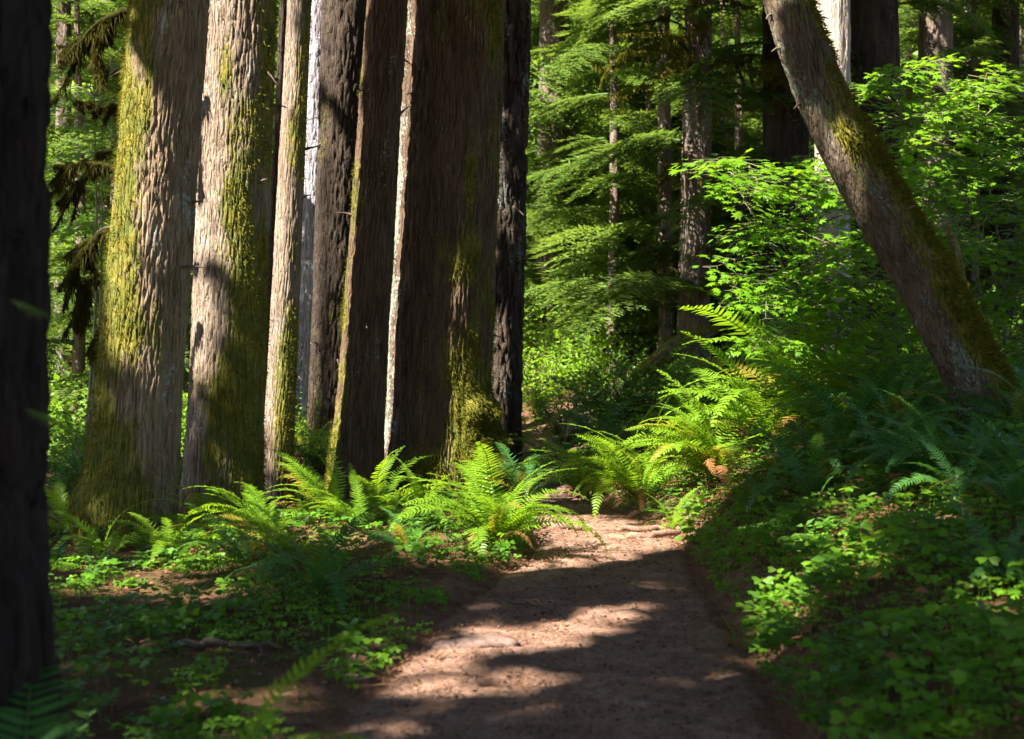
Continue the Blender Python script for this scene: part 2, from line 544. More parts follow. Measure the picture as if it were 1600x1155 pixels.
# ------------------------------------------------------------------ ground and trail
def grid_mesh(name, xs, ys, zf, mat):
    X, Y = np.meshgrid(xs, ys)
    Z = zf(X, Y)
    v = np.stack([X, Y, Z], -1).reshape(-1, 3)
    n = len(xs)
    i = np.arange(len(ys) - 1)[:, None] * n + np.arange(n - 1)[None]
    f = np.stack([i, i + 1, i + 1 + n, i + n], -1).reshape(-1, 4)
    sd_ = (np.abs(X - trail_c(Y)) - trail_w(Y)).ravel()
    return make_mesh(name, v, f, mat, {'dirt': 1 - sstep(-.05, .55, sd_)}, smooth=True)


xs = np.unique(np.concatenate([np.linspace(-140, -8, 40), np.linspace(-8, -4, 20), np.linspace(-4, 5, 150), np.linspace(5, 9, 20), np.linspace(9, 140, 40)]))
ys = np.unique(np.concatenate([np.linspace(-30, 3, 24), np.linspace(3, 17, 230), np.linspace(17, 40, 60), np.linspace(40, 180, 60)]))
tag(link("ground", grid_mesh("ground", xs, ys, ground_z, M['ground'])), "brown forest floor under the trees", "ground", kind="structure")

tys = np.linspace(2.5, 24, 520)
tt = np.linspace(-1.12, 1.12, 74)
TT, YY = np.meshgrid(tt, tys)
edge = 1 + .16 * fbm(YY * 1.3, np.sign(TT) * 7.0, 0, 3, 31)
XX = trail_c(YY) + TT * trail_w(YY) * edge
lump = fbm(XX * 3.2, YY * 3.2, 0, 4, 40) * .030 + fbm(XX * 14, YY * 14, 0, 2, 47) * .008 + np.abs(fbm(XX * 1.1 + 4, YY * 3.0, 0, 2, 44)) * .03
ZZ = ground_z(XX, YY) + .012 + lump * (1 - np.abs(TT) ** 4) - .05 * sstep(.86, 1.1, np.abs(TT))
n = len(tt)
ii = np.arange(len(tys) - 1)[:, None] * n + np.arange(n - 1)[None]
trail = link("dirt_path", make_mesh("dirt_path", np.stack([XX, YY, ZZ], -1).reshape(-1, 3),
             np.stack([ii, ii + 1, ii + 1 + n, ii + n], -1).reshape(-1, 4), M['trail'], smooth=True))
tag(trail, "packed reddish dirt path winding between the fern banks", "path", kind="structure")


# ------------------------------------------------------------------ trunks
def catmull(P, n):
    P = np.asarray(P, float)
    s = np.concatenate([[0], np.cumsum(np.linalg.norm(np.diff(P[:, :3], axis=0), axis=1))])
    t = n if np.ndim(n) else np.linspace(0, s[-1], n)
    out = np.zeros((len(t), P.shape[1]))
    m = np.gradient(P, s, axis=0)
    k = np.clip(np.searchsorted(s, t, 'right') - 1, 0, len(s) - 2)
    h = (s[k + 1] - s[k])[:, None]; x = ((t - s[k]) / (s[k + 1] - s[k]))[:, None]
    h00 = 2 * x ** 3 - 3 * x ** 2 + 1; h10 = x ** 3 - 2 * x ** 2 + x; h01 = -2 * x ** 3 + 3 * x ** 2; h11 = x ** 3 - x ** 2
    out = h00 * P[k] + h10 * h * m[k] + h01 * P[k + 1] + h11 * h * m[k + 1]
    return out, t, s[-1]


def trunk_mesh(name, path, mat, around, step, seed, ridge=.05, amp=.012, flare=.25, lobes=5, moss=0.0, mossside=None, lichen=0.0,
               dense_to=7.0, bulges=(), lumpy=.02, long=.16, moss_low=.8, lichenside=None):
    """path rows x,y,z,r in the tree's own space, base first. Bark ridges are real relief."""
    P = np.asarray(path, float)
    L = np.sum(np.linalg.norm(np.diff(P[:, :3], axis=0), axis=1))
    t = np.concatenate([np.arange(0, min(dense_to, L), step), np.arange(min(dense_to, L), L, .8), [L]])
    t = np.unique(t)
    C, t, _ = catmull(P, t)
    c, r = C[:, :3], C[:, 3]
    tan = norm(np.gradient(c, axis=0))
    a = norm(np.cross(tan, np.array([0, 1.0, 0]))); b = np.cross(tan, a)     # a ~ -x.. , b ~ depth
    th = np.linspace(0, 2 * np.pi, around, endpoint=False)
    TH, TT_ = np.meshgrid(th, t)
    RR = r[:, None]
    ct, st = np.cos(TH), np.sin(TH)
    f = 1.0 / ridge
    wx = fbm(ct * RR * 6, st * RR * 6, TT_ * 3.5, 2, seed + 3) * ridge * .9
    g = fbm(ct * RR * f + wx * f, st * RR * f + wx * f, TT_ * f * long, 2, seed)
    rid = 1 - np.abs(np.clip(g * 1.9, -1, 1))            # ridged: plates between furrows
    plates = sstep(.02, .42, np.abs(g) * 1.8)
    fine = fbm(ct * RR * f * 2.7, st * RR * f * 2.7, TT_ * f * .8, 2, seed + 8)
    d = amp * (plates * 1.5 + fine * .8) - amp * 1.0
    low = np.exp(-TT_ / .45)
    lob = .5 + .5 * np.cos(TH * lobes + seed) * .6 + .3 * np.cos(TH * (lobes - 2) + seed * 2.1)
    d = d + RR * flare * (np.exp(-TT_ / .35) * (.4 + .9 * lob) + .25 * np.exp(-TT_ / 1.2))
    d = d + RR * lumpy * 3 * fbm(ct * 1.2, st * 1.2, TT_ * .8, 2, seed + 20)
    mz = np.zeros_like(d)
    for (bt, bth, ba, bw, bh) in bulges:
        dd = np.arctan2(np.sin(TH - bth), np.cos(TH - bth))
        e = np.exp(-(dd / bw) ** 2 - ((TT_ - bt) / bh) ** 2)
        d = d + ba * e * (1 + .8 * fbm(ct * 5, st * 5, TT_ * 6, 3, seed + 60))
        mz = mz + e
    pos = c[:, None] + (RR + d)[..., None] * (a[:, None] * ct[..., None] + b[:, None] * st[..., None])
    mo = moss * (.55 + 1.0 * fbm(ct * RR * 3.0, st * RR * 3.0, TT_ * 1.2, 3, seed + 30)) + moss * moss_low * np.exp(-TT_ / .9) + mz * .75 * (moss > 0)
    if mossside is not None:
        mo = mo + moss * .6 * np.cos(TH - mossside) - moss * .15
    li = lichen * (.6 + 1.2 * fbm(ct * RR * 4, st * RR * 4, TT_ * 1.6, 3, seed + 40))
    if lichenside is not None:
        li = li + .5 * np.exp(-((np.arctan2(np.sin(TH - lichenside), np.cos(TH - lichenside))) / .5) ** 2)  # sunlit edge painted paler, stored along with the lichen
    N = around
    i = np.arange(len(t) - 1)[:, None] * N + np.arange(N)[None]
    j = np.arange(len(t) - 1)[:, None] * N + (np.arange(N)[None] + 1) % N
    faces = np.stack([i, j, j + N, i + N], -1).reshape(-1, 4)
    me = make_mesh(name, pos.reshape(-1, 3), faces, mat, {"moss": np.clip(mo, 0, 1).ravel(), "lichen": np.clip(li, 0, 1).ravel()}, smooth=True)
    nrm = (a[:, None] * ct[..., None] + b[:, None] * st[..., None])
    return me, pos, nrm, np.clip(mo, 0, 1), t


def moss_fuzz(name, pos, nrm, mo, t, count, parent, L=.03, tmax=6.5, hang=.6, thr=.5):
    p = pos.reshape(-1, 3); q = nrm.reshape(-1, 3)
    tt_ = np.repeat(t, pos.shape[1])
    w = np.clip(mo.ravel() - thr, 0, 1) * (tt_ < tmax)
    if w.sum() <= 0: return None
    idx = rng.choice(len(p), count, p=w / w.sum())
    n_ = q[idx] + rng.normal(size=(count, 3)) * .45 + np.array([0, 0, -hang])
    g = Geo()
    ln = L * rng.uniform(.4, 1.3, count)
    g.cards(p[idx] - q[idx] * .004 + rng.normal(size=(count, 3)) * .014, n_, rand_dirs(count), ln, ln * .28, rng.random(count), 'tri')
    o = link(name, g.mesh(name, M['moss']), parent)
    o["kind"] = "stuff"
    return o


def dead_leafless_tube(g, p0, p1, r0, r1, sag, n=10, wob=.03, sides=6):
    t = np.linspace(0, 1, n)[:, None]
    p = np.asarray(p0) * (1 - t) + np.asarray(p1) * t
    p[:, 2] += -sag * 4 * (t * (1 - t))[:, 0]
    L = np.linalg.norm(np.asarray(p1) - np.asarray(p0))
    w = rng.normal(size=(n, 3)) * wob * L; w[0] = 0
    p = p + w
    g.tube(p, np.linspace(r0, r1, n), sides, .4)
    return p


def crown_cards(centre, rad, z0, z1, count, size=.5):
    """sprays of a tall crown, later cut open along the wanted sun rays"""
    z = rng.uniform(z0, z1, count)
    k = (z1 - z) / (z1 - z0)
    rr = rad * (.25 + .75 * k) * np.sqrt(rng.random(count))
    th = rng.uniform(0, 2 * np.pi, count)
    p = np.stack([centre[0] + rr * np.cos(th), centre[1] + rr * np.sin(th), z], 1)
    return p


def crown_mesh(name, p, size, base):
    N = len(p)
    d = rand_dirs(N, -.25, .4)
    L = size * rng.uniform(.6, 1.4, N)
    k = ~(in_light(p) | in_light(p + d * L[:, None] * .5) | ((size > .5) & in_light(p + d * L[:, None])))
    p, d, L = p[k], d[k], L[k]
    g = Geo(); N = len(p); nn = rand_dirs(N, 1.0, .5)
    g.cards(p - np.asarray(base), d, nn, L, L * .55, rng.random(N))
    return g.mesh(name, M['crown'])


CROWNS = []        # (tree object, x, y) to receive crowns


def tree(name, label, cat, base, path, mat, around, step, seed, fuzz=0, crown=None, group=None, fuzz_len=.03, **kw):
    """path rows are world x,y,z,r; the tree's Empty stands at the base"""
    P = np.asarray(path, float).copy()
    base = np.asarray(base, float)
    P[:, :3] -= base
    o = thing(name, label, cat, base, 0, group)
    me, pos, nrm, mo, t = trunk_mesh("trunk", P, mat, around, step, seed, **kw)
    link("trunk", me, o)
    if fuzz: moss_fuzz("moss", pos, nrm, mo, t, fuzz, o, fuzz_len)
    return o, (pos, nrm, mo, t)


def straight(px0, py0, px1, py1, Y, w0, w1, H=24, bottom=None):
    """trunk seen from (px0,py0) at its foot to (px1,py1) at the top of the picture, widths in photo pixels"""
    a = at(px0, py0, Y); b = at(px1, py1, Y)
    g = gz(a[0], a[1])
    k = (b - a) / (b[2] - a[2])
    foot = a + k * (g - .15 - a[2])
    r0, r1 = w0 / F * Y / 2, w1 / F * Y / 2
    rows = []
    for z in (foot[2], foot[2] + .6, foot[2] + 1.4, a[2] + (b[2] - a[2]) * .5, b[2], 9, 14, H):
        p = a + k * (z - a[2])
        if z > b[2]:                      # straighter above
            p = b + k * (z - b[2]) * .7
        f = np.clip((z - foot[2]) / (b[2] - foot[2]), 0, 1)
        r = r0 + (r1 - r0) * f
        if z > b[2]: r = r1 * (1 - .75 * (z - b[2]) / (H - b[2]))
        rows.append((p[0], p[1], z, r))
    rows = [r for i, r in enumerate(rows) if i == 0 or r[2] > rows[i - 1][2] + .05]
    return (foot[0], foot[1], g), rows


TREES = {}
b_, p_ = straight(203, 800, 265, 0, 11.3, 130, 118)
TREES['t1'] = tree("mossy_tree", "stout mossy trunk with warm brown furrowed bark, left of the pale trunk", "tree", b_, p_, M['bark_grey'], 290, .027, 11,
     fuzz=13000, fuzz_len=.034, moss=.70, mossside=0.4, lichen=.42, ridge=.032, amp=.012, long=.085, flare=.32, bulges=((.45, 1.0, .07, .5, .25), (.22, 1.7, .10, .4, .2), (.5, .5, .06, .3, .2)))
b_, p_ = straight(347, 790, 377, 0, 12.5, 116, 106)
TREES['t2'] = tree("mossy_tree", "pale sunlit trunk with yellow moss down its right side", "tree", b_, p_, M['bark_pale'], 280, .028, 23,
     fuzz=13000, fuzz_len=.034, moss=.64, mossside=2.6, lichen=.46, ridge=.031, amp=.010, long=.09, flare=.3)
b_, p_ = straight(432, 760, 468, 0, 14.25, 46, 37)
TREES['t3'] = tree("mossy_tree", "slim sunlit trunk with light bark beside a thin black stem", "tree", b_, p_, M['bark_pale'], 150, .032, 31,
     fuzz=4000, moss=.56, mossside=2.6, lichen=.42, ridge=.028, amp=.006, long=.09, flare=.3)
b_, p_ = straight(411, 760, 443, 0, 15.3, 16, 12)
TREES['t3b'] = tree("slender_tree", "thin black stem standing between the pale trunk and the slim sunlit one", "tree", b_, p_, M['bark_dark'], 40, .06, 37,
     moss=.1, lichen=.1, ridge=.04, amp=.006, flare=.2)
b_, p_ = straight(478, 690, 497, 0, 21, 50, 38)
TREES['t4'] = tree("grey_tree", "cool grey trunk set back, patched with bluish light", "tree", b_, p_, M['bark_blue'], 110, .05, 41,
     moss=.3, lichen=.45, ridge=.06, amp=.012, flare=.25)
b_, p_ = straight(515, 690, 540, 0, 18, 66, 70)
TREES['t4b'] = tree("dark_fir", "dark deeply furrowed trunk in shade behind the twin red-brown trunks", "tree", b_, p_, M['bark_dark'], 140, .045, 43,
     fuzz=2500, moss=.38, lichen=.35, ridge=.06, amp=.017, flare=.2)
b_, p_ = straight(556, 745, 605, 0, 15.0, 74, 62)
TREES['t5'] = tree("red_brown_tree", "red-brown trunk with a sunlit mossy left edge, leaning beside the largest trunk", "tree", b_, p_, M['bark_red'], 250, .030, 53,
     fuzz=8000, moss=.46, mossside=0.0, lichen=.34, ridge=.036, amp=.012, long=.08, flare=.45, lobes=4)
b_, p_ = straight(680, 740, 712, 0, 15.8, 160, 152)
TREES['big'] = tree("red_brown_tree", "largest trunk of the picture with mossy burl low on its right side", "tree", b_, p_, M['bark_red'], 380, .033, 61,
     fuzz=20000, fuzz_len=.045, moss=.46, mossside=2.7, lichenside=0.1, lichen=.30, ridge=.040, amp=.015, long=.075, flare=.14, lobes=6,  # pale left edge painted to whiten the sunlit strip
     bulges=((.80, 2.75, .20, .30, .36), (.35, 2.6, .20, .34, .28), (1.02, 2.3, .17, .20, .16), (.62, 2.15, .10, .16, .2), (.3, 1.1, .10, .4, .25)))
b_, p_ = straight(785, 690, 800, 0, 17.4, 54, 56)
TREES['b2'] = tree("dark_fir", "black furrowed trunk half hidden behind the right side of the largest trunk", "tree", b_, p_, M['bark_dark'], 130, .045, 71,
     moss=.2, lichen=.45, ridge=.09, amp=.032, flare=.15)
# foreground trunk at the left edge
P0 = [(-1.710, 4.0, -.1, .42), (-1.705, 4.0, .5, .39), (-1.700, 4.0, 1.0, .355), (-1.695, 4.0, 1.6, .36), (-1.700, 4.0, 2.6, .36), (-1.730, 4.0, 9, .33), (-1.790, 4.0, 22, .1)]
TREES['fg'] = tree("dark_fir", "near black trunk filling the left edge of the picture", "tree", (-1.67, 4.0, gz(-1.67, 4.0)), P0, M['bark_black'], 180, .04, 83,
     moss=.25, lichen=.1, ridge=.08, amp=.026, flare=.1)
# leaning trunk on the right bank
lp = [(1578, 750, 104), (1562, 690, 108), (1532, 610, 106), (1492, 530, 104), (1434, 420, 104), (1362, 300, 102), (1285, 150, 96), (1230, 0, 90), (1195, -120, 84), (1150, -320, 74), (1110, -600, 56), (1090, -900, 30)]
P1 = []
for k_, (px, py, w) in enumerate(lp):
    q = at(px, py, 11.0 + .06 * k_)
    P1.append((q[0], q[1], q[2], w * .84 / F * 11 / 2))
P1[0] = (P1[0][0], P1[0][1], gz(P1[0][0], P1[0][1]) - .15, P1[0][3])
TREES['lean'] = tree("leaning_tree", "mossy trunk leaning steeply to the left over the right bank", "tree", (P1[0][0], P1[0][1], gz(P1[0][0], P1[0][1])), P1,
     M['bark_lean'], 240, .027, 97, fuzz=24000, fuzz_len=.055, moss=.66, mossside=2.9, lichen=.50, ridge=.036, amp=.011, flare=.12, dense_to=6.5, moss_low=.5)

# broken branch stubs
for key, n_, zmax in (('t1', 5, 5), ('t2', 5, 5), ('t3', 4, 5), ('t5', 6, 5), ('big', 6, 5), ('lean', 6, 4.5), ('t4b', 5, 5.5), ('b2', 5, 5)):
    o, (pos, nrm, mo, t) = TREES[key]
    for q in range(n_):
        i_ = int(np.searchsorted(t, rng.uniform(1.2, zmax))); j_ = int((rng.uniform(-.1, .6)) * pos.shape[1]) % pos.shape[1]
        p = pos[i_, j_]; d = norm(nrm[i_, j_] + np.array([0, 0, rng.uniform(-.5, .5)]) + rng.normal(size=3) * .2)
        L = rng.uniform(.05, .20)
        g = Geo()
        g.tube(np.array([-.03 * d, d * L * .5, d * L + np.array([0, 0, -.02])]) , [rng.uniform(.012, .022), .009, .004], 6, .5)
        link("branch_stub", g.mesh("branch_stub", M['twig'], True), o, p)
# trees further back: foot, top, depth, widths
BACK = [
    (862, 420, 866, 0, 27, 50, 44, 'bark_far', "brown trunk just right of the black furrowed trunk, behind drooping sprays"),
    (893, 360, 896, 0, 33, 18, 15, 'bark_far', "thin pinkish stem among the sunlit conifer sprays"),
    (1085, 440, 1092, 0, 21, 52, 40, 'bark_far', "conifer trunk in the middle of the background carrying long mossy boughs"),
    (1040, 440, 1038, 180, 22, 22, 20, 'bark_pale', "pale slim trunk close left of the middle background conifer"),
    (1230, 500, 1226, 0, 20.5, 74, 66, 'bark_dark', "grey-green trunk in shade just behind the leaning trunk"),
    (1300, 460, 1301, 0, 18, 56, 54, 'snag', "bare bleached snag lit white behind the top of the leaning trunk"),
    (1368, 470, 1366, 0, 20, 82, 72, 'bark_dark', "dark straight trunk right of the bleached snag"),
    (1460, 450, 1462, 0, 24, 52, 50, 'bark_far', "brown trunk at upper right between two leafy gaps"),
    (1566, 450, 1572, 0, 26, 44, 40, 'bark_dark', "dark trunk at the upper right corner above the maple leaves"),
    (1128, 450, 1130, 250, 28, 16, 14, 'bark_pale', "slim pale stem right of the middle background conifer"),
    (1146, 455, 1150, 250, 30, 18, 16, 'bark_blue', "thin greyish stem seen over the maple spray at mid picture"),
    (98, 640, 100, 0, 24, 26, 22, 'bark_far', "thin brown trunk in the leafy gap at far left"),
    (160, 600, 168, 0, 30, 22, 20, 'bark_far', "thin trunk in the leafy gap just left of the stout mossy trunk"),
    (297, 640, 305, 0, 26, 16, 14, 'bark_blue', "thin pale stem glimpsed between the two stout mossy trunks"),
    (960, 420, 962, 0, 38, 26, 24, 'bark_far', "far brown trunk left of the middle background conifer"),
    (1005, 420, 1006, 0, 44, 24, 22, 'bark_dark', "far dark trunk behind the mossy boughs in mid background"),
    (925, 400, 922, 0, 48, 22, 20, 'bark_dark', "far dark trunk above the brightest shrubs"),
    (1180, 420, 1184, 0, 36, 28, 26, 'bark_far', "far trunk in deep shade left of the grey-green trunk"),
    (1420, 400, 1421, 0, 38, 30, 28, 'bark_far', "far trunk between the dark straight trunk and the brown one at upper right"),
    (1515, 420, 1516, 0, 34, 26, 24, 'bark_far', "far trunk at upper right seen through maple leaves"),
]
BT = []
for k_, (a0, a1, c0, c1, Y, w0, w1, mt, lab) in enumerate(BACK):
    b_, p_ = straight(a0, a1, c0, c1, Y, w0, w1, H=26 if mt != 'snag' else 11)
    o, _ = tree("bare_snag" if mt == 'snag' else "background_tree", lab, "tree", b_, p_, M[mt], 64 if w0 > 40 else 28, .13, 200 + k_ * 7, moss=.35 if mt != 'snag' else .12, lichen=.4,
                ridge=.07 if mt != 'snag' else .1, amp=.016 if mt != 'snag' else .010, flare=.15, dense_to=12, long=.16 if mt != 'snag' else .04)
    BT.append((o, b_, p_, Y))


# ------------------------------------------------------------------ conifer boughs
def bough_mesh(seed, mossy, droop=.35, dense=1.0):
    """one flat hemlock bough, 1 m long along +x; woody axis, side twigs, rows of needles"""
    global rng
    keep = rng; rng = np.random.default_rng(seed)
    g = Geo()
    s = np.linspace(0, 1, 14)
    ax = np.stack([s, .06 * np.sin(s * 4 + seed), .10 * s - droop * s ** 2.2], 1)
    g.tube(ax, np.linspace(.013, .002, 14), 5, .1)
    nt_ = int(26 * dense)
    for sd in (-1, 1):
        for k in range(nt_):
            u = .08 + .92 * (k + rng.random() * .6) / nt_
            p0 = np.array([np.interp(u, s, ax[:, i]) for i in range(3)])
            ln = .40 * (1 - u) ** .7 * (.4 + .6 * min(1, u * 4)) * rng.uniform(.7, 1.2) + .06
            d0 = norm(np.array([.75, sd * .9, -.12 + rng.normal() * .12]))
            m = max(4, int(ln / .022))
            q = np.linspace(.05, 1, m)[:, None]
            pts = p0 + d0 * ln * q + np.array([0, 0, -.22 * ln]) * q ** 2
            g.tube(pts[:: max(1, m // 3)], .0022, 3, .05)
            for s2 in (-1, 1):
                side = norm(np.cross(d0, np.array([0, 0, 1.0]))) * s2
                dd = norm(d0 * .75 + side * .8 + rng.normal(size=(m, 3)) * .16)
                L = (.055 + .05 * rng.random(m)) * (1.15 - .7 * q[:, 0]) * (ln / .3) ** .4
                g.cards(pts, dd, np.array([0, 0, 1.0]) + rng.normal(size=(m, 3)) * .3, L, .016, .35 + .65 * rng.random(m))
            g.cards(pts[-2:], np.tile(d0, (2, 1)), np.tile([0, 0, 1.0], (2, 1)), .07, .018, np.ones(2))
    me = g.mesh("bough", M['needle'])
    rng = keep
    return me


def moss_branch_mesh(seed, end=(1, 0, -.12), strands=420, thick=.012, hang=.16, twigs=4, blade=.008, mat='moss'):
    """a crooked bare branch from the origin to end, wrapped in moss with hanging fringes (down is -z)"""
    global rng
    keep = rng; rng = np.random.default_rng(seed)
    g = Geo()
    end = np.asarray(end, float); L = np.linalg.norm(end)
    s = np.linspace(0, 1, 22)
    wob = np.cumsum(rng.normal(size=(22, 3)), 0) * .014 * L
    wob = wob - s[:, None] * wob[-1]
    ax = s[:, None] * end + np.array([0, 0, .16 * L]) * (np.sin(s * np.pi) * (1 - s) * 1.5)[:, None] + wob
    arms = [(ax, thick, 1.0)]
    for k in range(twigs):
        i0 = rng.integers(5, 19)
        q = np.linspace(0, 1, 10)
        tip = end * rng.uniform(.12, .35) + rng.normal(size=3) * L * np.array([.14, .14, .12]) + np.array([0, 0, -.06 * L])
        a2 = ax[i0] + q[:, None] * tip + np.cumsum(rng.normal(size=(10, 3)), 0) * .008 * L + np.array([0, 0, -.10 * L]) * (q ** 2)[:, None]
        arms.append((a2, thick * .5, .5))
    for (a_, th_, sh) in arms:
        m = len(a_); q = np.linspace(0, 1, m)
        g.tube(a_, th_ * (1.15 - .9 * q) * (1 + .5 * rng.random(m)), 6, .15)
        n_ = int(strands * sh)
        idx = rng.random(n_)
        cl = fbm(idx * 9 + seed, 0 * idx, 0 * idx + seed, 2, seed)
        clump = np.clip(.35 + 1.3 * cl, .08, 1)
        p = np.stack([np.interp(idx * (m - 1), np.arange(m), a_[:, i]) for i in range(3)], 1) + rng.normal(size=(n_, 3)) * th_ * .6
        d = np.tile([0, 0, -1.0], (n_, 1)) + rng.normal(size=(n_, 3)) * .20
        ln = hang * clump * rng.uniform(.15, 1.1, n_) * (1.1 - .4 * idx)
        g.cards(p, d, rand_dirs(n_), ln, blade * rng.uniform(.5, 1.3, n_) + ln * .03, rng.random(n_))
        p = np.stack([np.interp(idx[::-1] * (m - 1), np.arange(m), a_[:, i]) for i in range(3)], 1)
        g.cards(p, rand_dirs(n_, -.1), rand_dirs(n_), th_ * 1.2 + .02, blade, rng.random(n_), 'tri')
    me = g.mesh("mossy_branch", M[mat])
    rng = keep
    return me


BOUGH = [bough_mesh(300 + k, False, .18 + .1 * k, 1.0) for k in range(5)]
MOSSB = [moss_branch_mesh(330 + k) for k in range(4)]


def add_boughs(o, base, path, z0, z1, count, smin, smax, moss_n, seed, az=None):
    r = np.random.default_rng(seed)
    P = np.asarray(path)
    for k in range(count + moss_n):
        z = r.uniform(z0, z1)
        c = np.array([np.interp(z, P[:, 2], P[:, i]) for i in range(4)])
        th = r.uniform(0, 2 * math.pi) if az is None else r.normal(az, .9)
        mossy = k >= count
        me = MOSSB[r.integers(len(MOSSB))] if mossy else BOUGH[r.integers(len(BOUGH))]
        sc = r.uniform(smin, smax) * (.75 if mossy else 1)
        off = np.array([math.cos(th), math.sin(th), 0]) * c[3] * .85
        link("mossy_branch" if mossy else "bough", me, o, c[:3] + off - np.asarray(base), (r.normal() * .12, r.normal() * .10 - (.05 if mossy else -.05), th), sc)


cnt = {0: (26, 5), 1: (26, 4), 2: (24, 40), 3: (5, 4), 4: (6, 3), 6: (10, 5), 7: (22, 8), 8: (22, 6), 9: (10, 3), 10: (10, 2), 11: (20, 6), 12: (20, 4), 13: (6, 2),
       14: (34, 4), 15: (34, 3), 16: (34, 3), 17: (26, 4), 18: (30, 3), 19: (30, 3)}
for k_, (o, b_, p_, Y) in enumerate(BT):
    if k_ not in cnt: continue
    nb, nm = cnt[k_]
    zt = EYE + .30 * Y
    add_boughs(o, b_, p_, b_[2] + (1.2 if Y < 25 else .6), zt, nb, 1.2, 2.3 if Y < 25 else 3.6, nm, 500 + k_)

# young hemlocks and more conifers that fill the depth between the trunks
YOUNG = [(885, 27, 9, "young hemlock with sunlit sprays beside the black furrowed trunk"), (955, 23, 9, "sunlit young hemlock in front of the mid background trunks"),
         (1010, 26, 10, "young hemlock left of the middle background conifer"), (1150, 24, 9, "shaded young hemlock right of the middle background conifer"),
         (845, 30, 11, "far hemlock at the edge of the black furrowed trunk"), (1200, 30, 11, "far shaded hemlock behind the grey-green trunk"),
         (120, 19, 7.5, "young hemlock in the leafy gap at far left"), (175, 24, 10, "young hemlock close left of the stout mossy trunk"), (60, 27, 11, "far hemlock partly behind the near black trunk"),
         (1415, 29, 11, "far hemlock between the trunks at upper right"), (1520, 25, 9, "hemlock behind the maple leaves at upper right"), (1590, 32, 12, "far hemlock at the right edge of the picture"),
         (1075, 34, 12, "far hemlock behind the middle background conifer"),
         (930, 36, 13, "far sunlit hemlock above the bright shrubs")]
for k_, (px, Y, H, lab) in enumerate(YOUNG):
    x = (px - 800) / F * Y
    g0 = gz(x, Y)
    o = thing("young_hemlock", lab, "tree", (x, Y, g0))
    rows = [(x, Y, g0 - .1, .09), (x + .05, Y, g0 + H * .4, .07), (x, Y, g0 + H * .8, .035), (x, Y, g0 + H, .008)]
    Pl = np.array(rows); Pl[:, :3] -= np.array([x, Y, g0])
    me, *_ = trunk_mesh("trunk", Pl, M['bark_far'], 24, .12, 800 + k_, ridge=.05, amp=.004, flare=.3, moss=.4, lichen=.3, dense_to=3)
    link("trunk", me, o)
    r = np.random.default_rng(900 + k_)
    nb = 34
    for q in range(nb):
        f = (q + r.random()) / nb
        z = g0 + .5 + (min(H, EYE + .3 * Y - g0 + 1) - .5) * f
        th = q * 2.4 + r.normal() * .4
        sc = (1 - (z - g0) / H) * H * .26 + .7
        link("bough", BOUGH[r.integers(len(BOUGH))], o, (0, 0, z - g0), (r.normal() * .1, r.normal() * .1 + .05, th), sc * r.uniform(.8, 1.15))

# mossy dead branches of the stout trunk, hanging in the gap at far left
o1, (pos1, nrm1, mo1, t1) = TREES['t1']
b1 = np.array(o1.location)
for k_, (x0, y0, x1, y1, Y, th_) in enumerate([(215, 20, 92, 105, 11.9, 1.5), (150, 60, 160, 120, 11.8, 1.3), (190, 275, 84, 262, 11.9, 1.0), (182, 360, 92, 455, 11.8, 1.5), (150, 430, 120, 520, 11.8, 1.2),
                                         (200, 190, 120, 165, 12.2, .7), (185, 470, 140, 560, 12.0, 1.0), (175, 240, 95, 330, 12.3, .9)]):
    p0 = at(x0, y0, Y); p1 = at(x1, y1, Y)
    me = moss_branch_mesh(700 + k_, p1 - p0, 900, .020 * th_, .20 * th_, 7, .006, 'moss_shaded')
    link("mossy_branch", me, o1, p0 - b1)
# boughs of the near left conifers, dark leaf edge
for k_, (x0, y0, x1, y1, Y) in enumerate([(20, 470, 60, 485, 3.6), (40, 640, 85, 655, 3.7)]):
    o = TREES['fg'][0]
    p0 = at(x0, y0, Y); p1 = at(x1, y1, Y); d = p1 - p0
    link("bough", BOUGH[k_], o, p0 - np.array(o.location), Vector(d).to_track_quat('X', 'Z').to_euler(), np.linalg.norm(d) * 1.6)

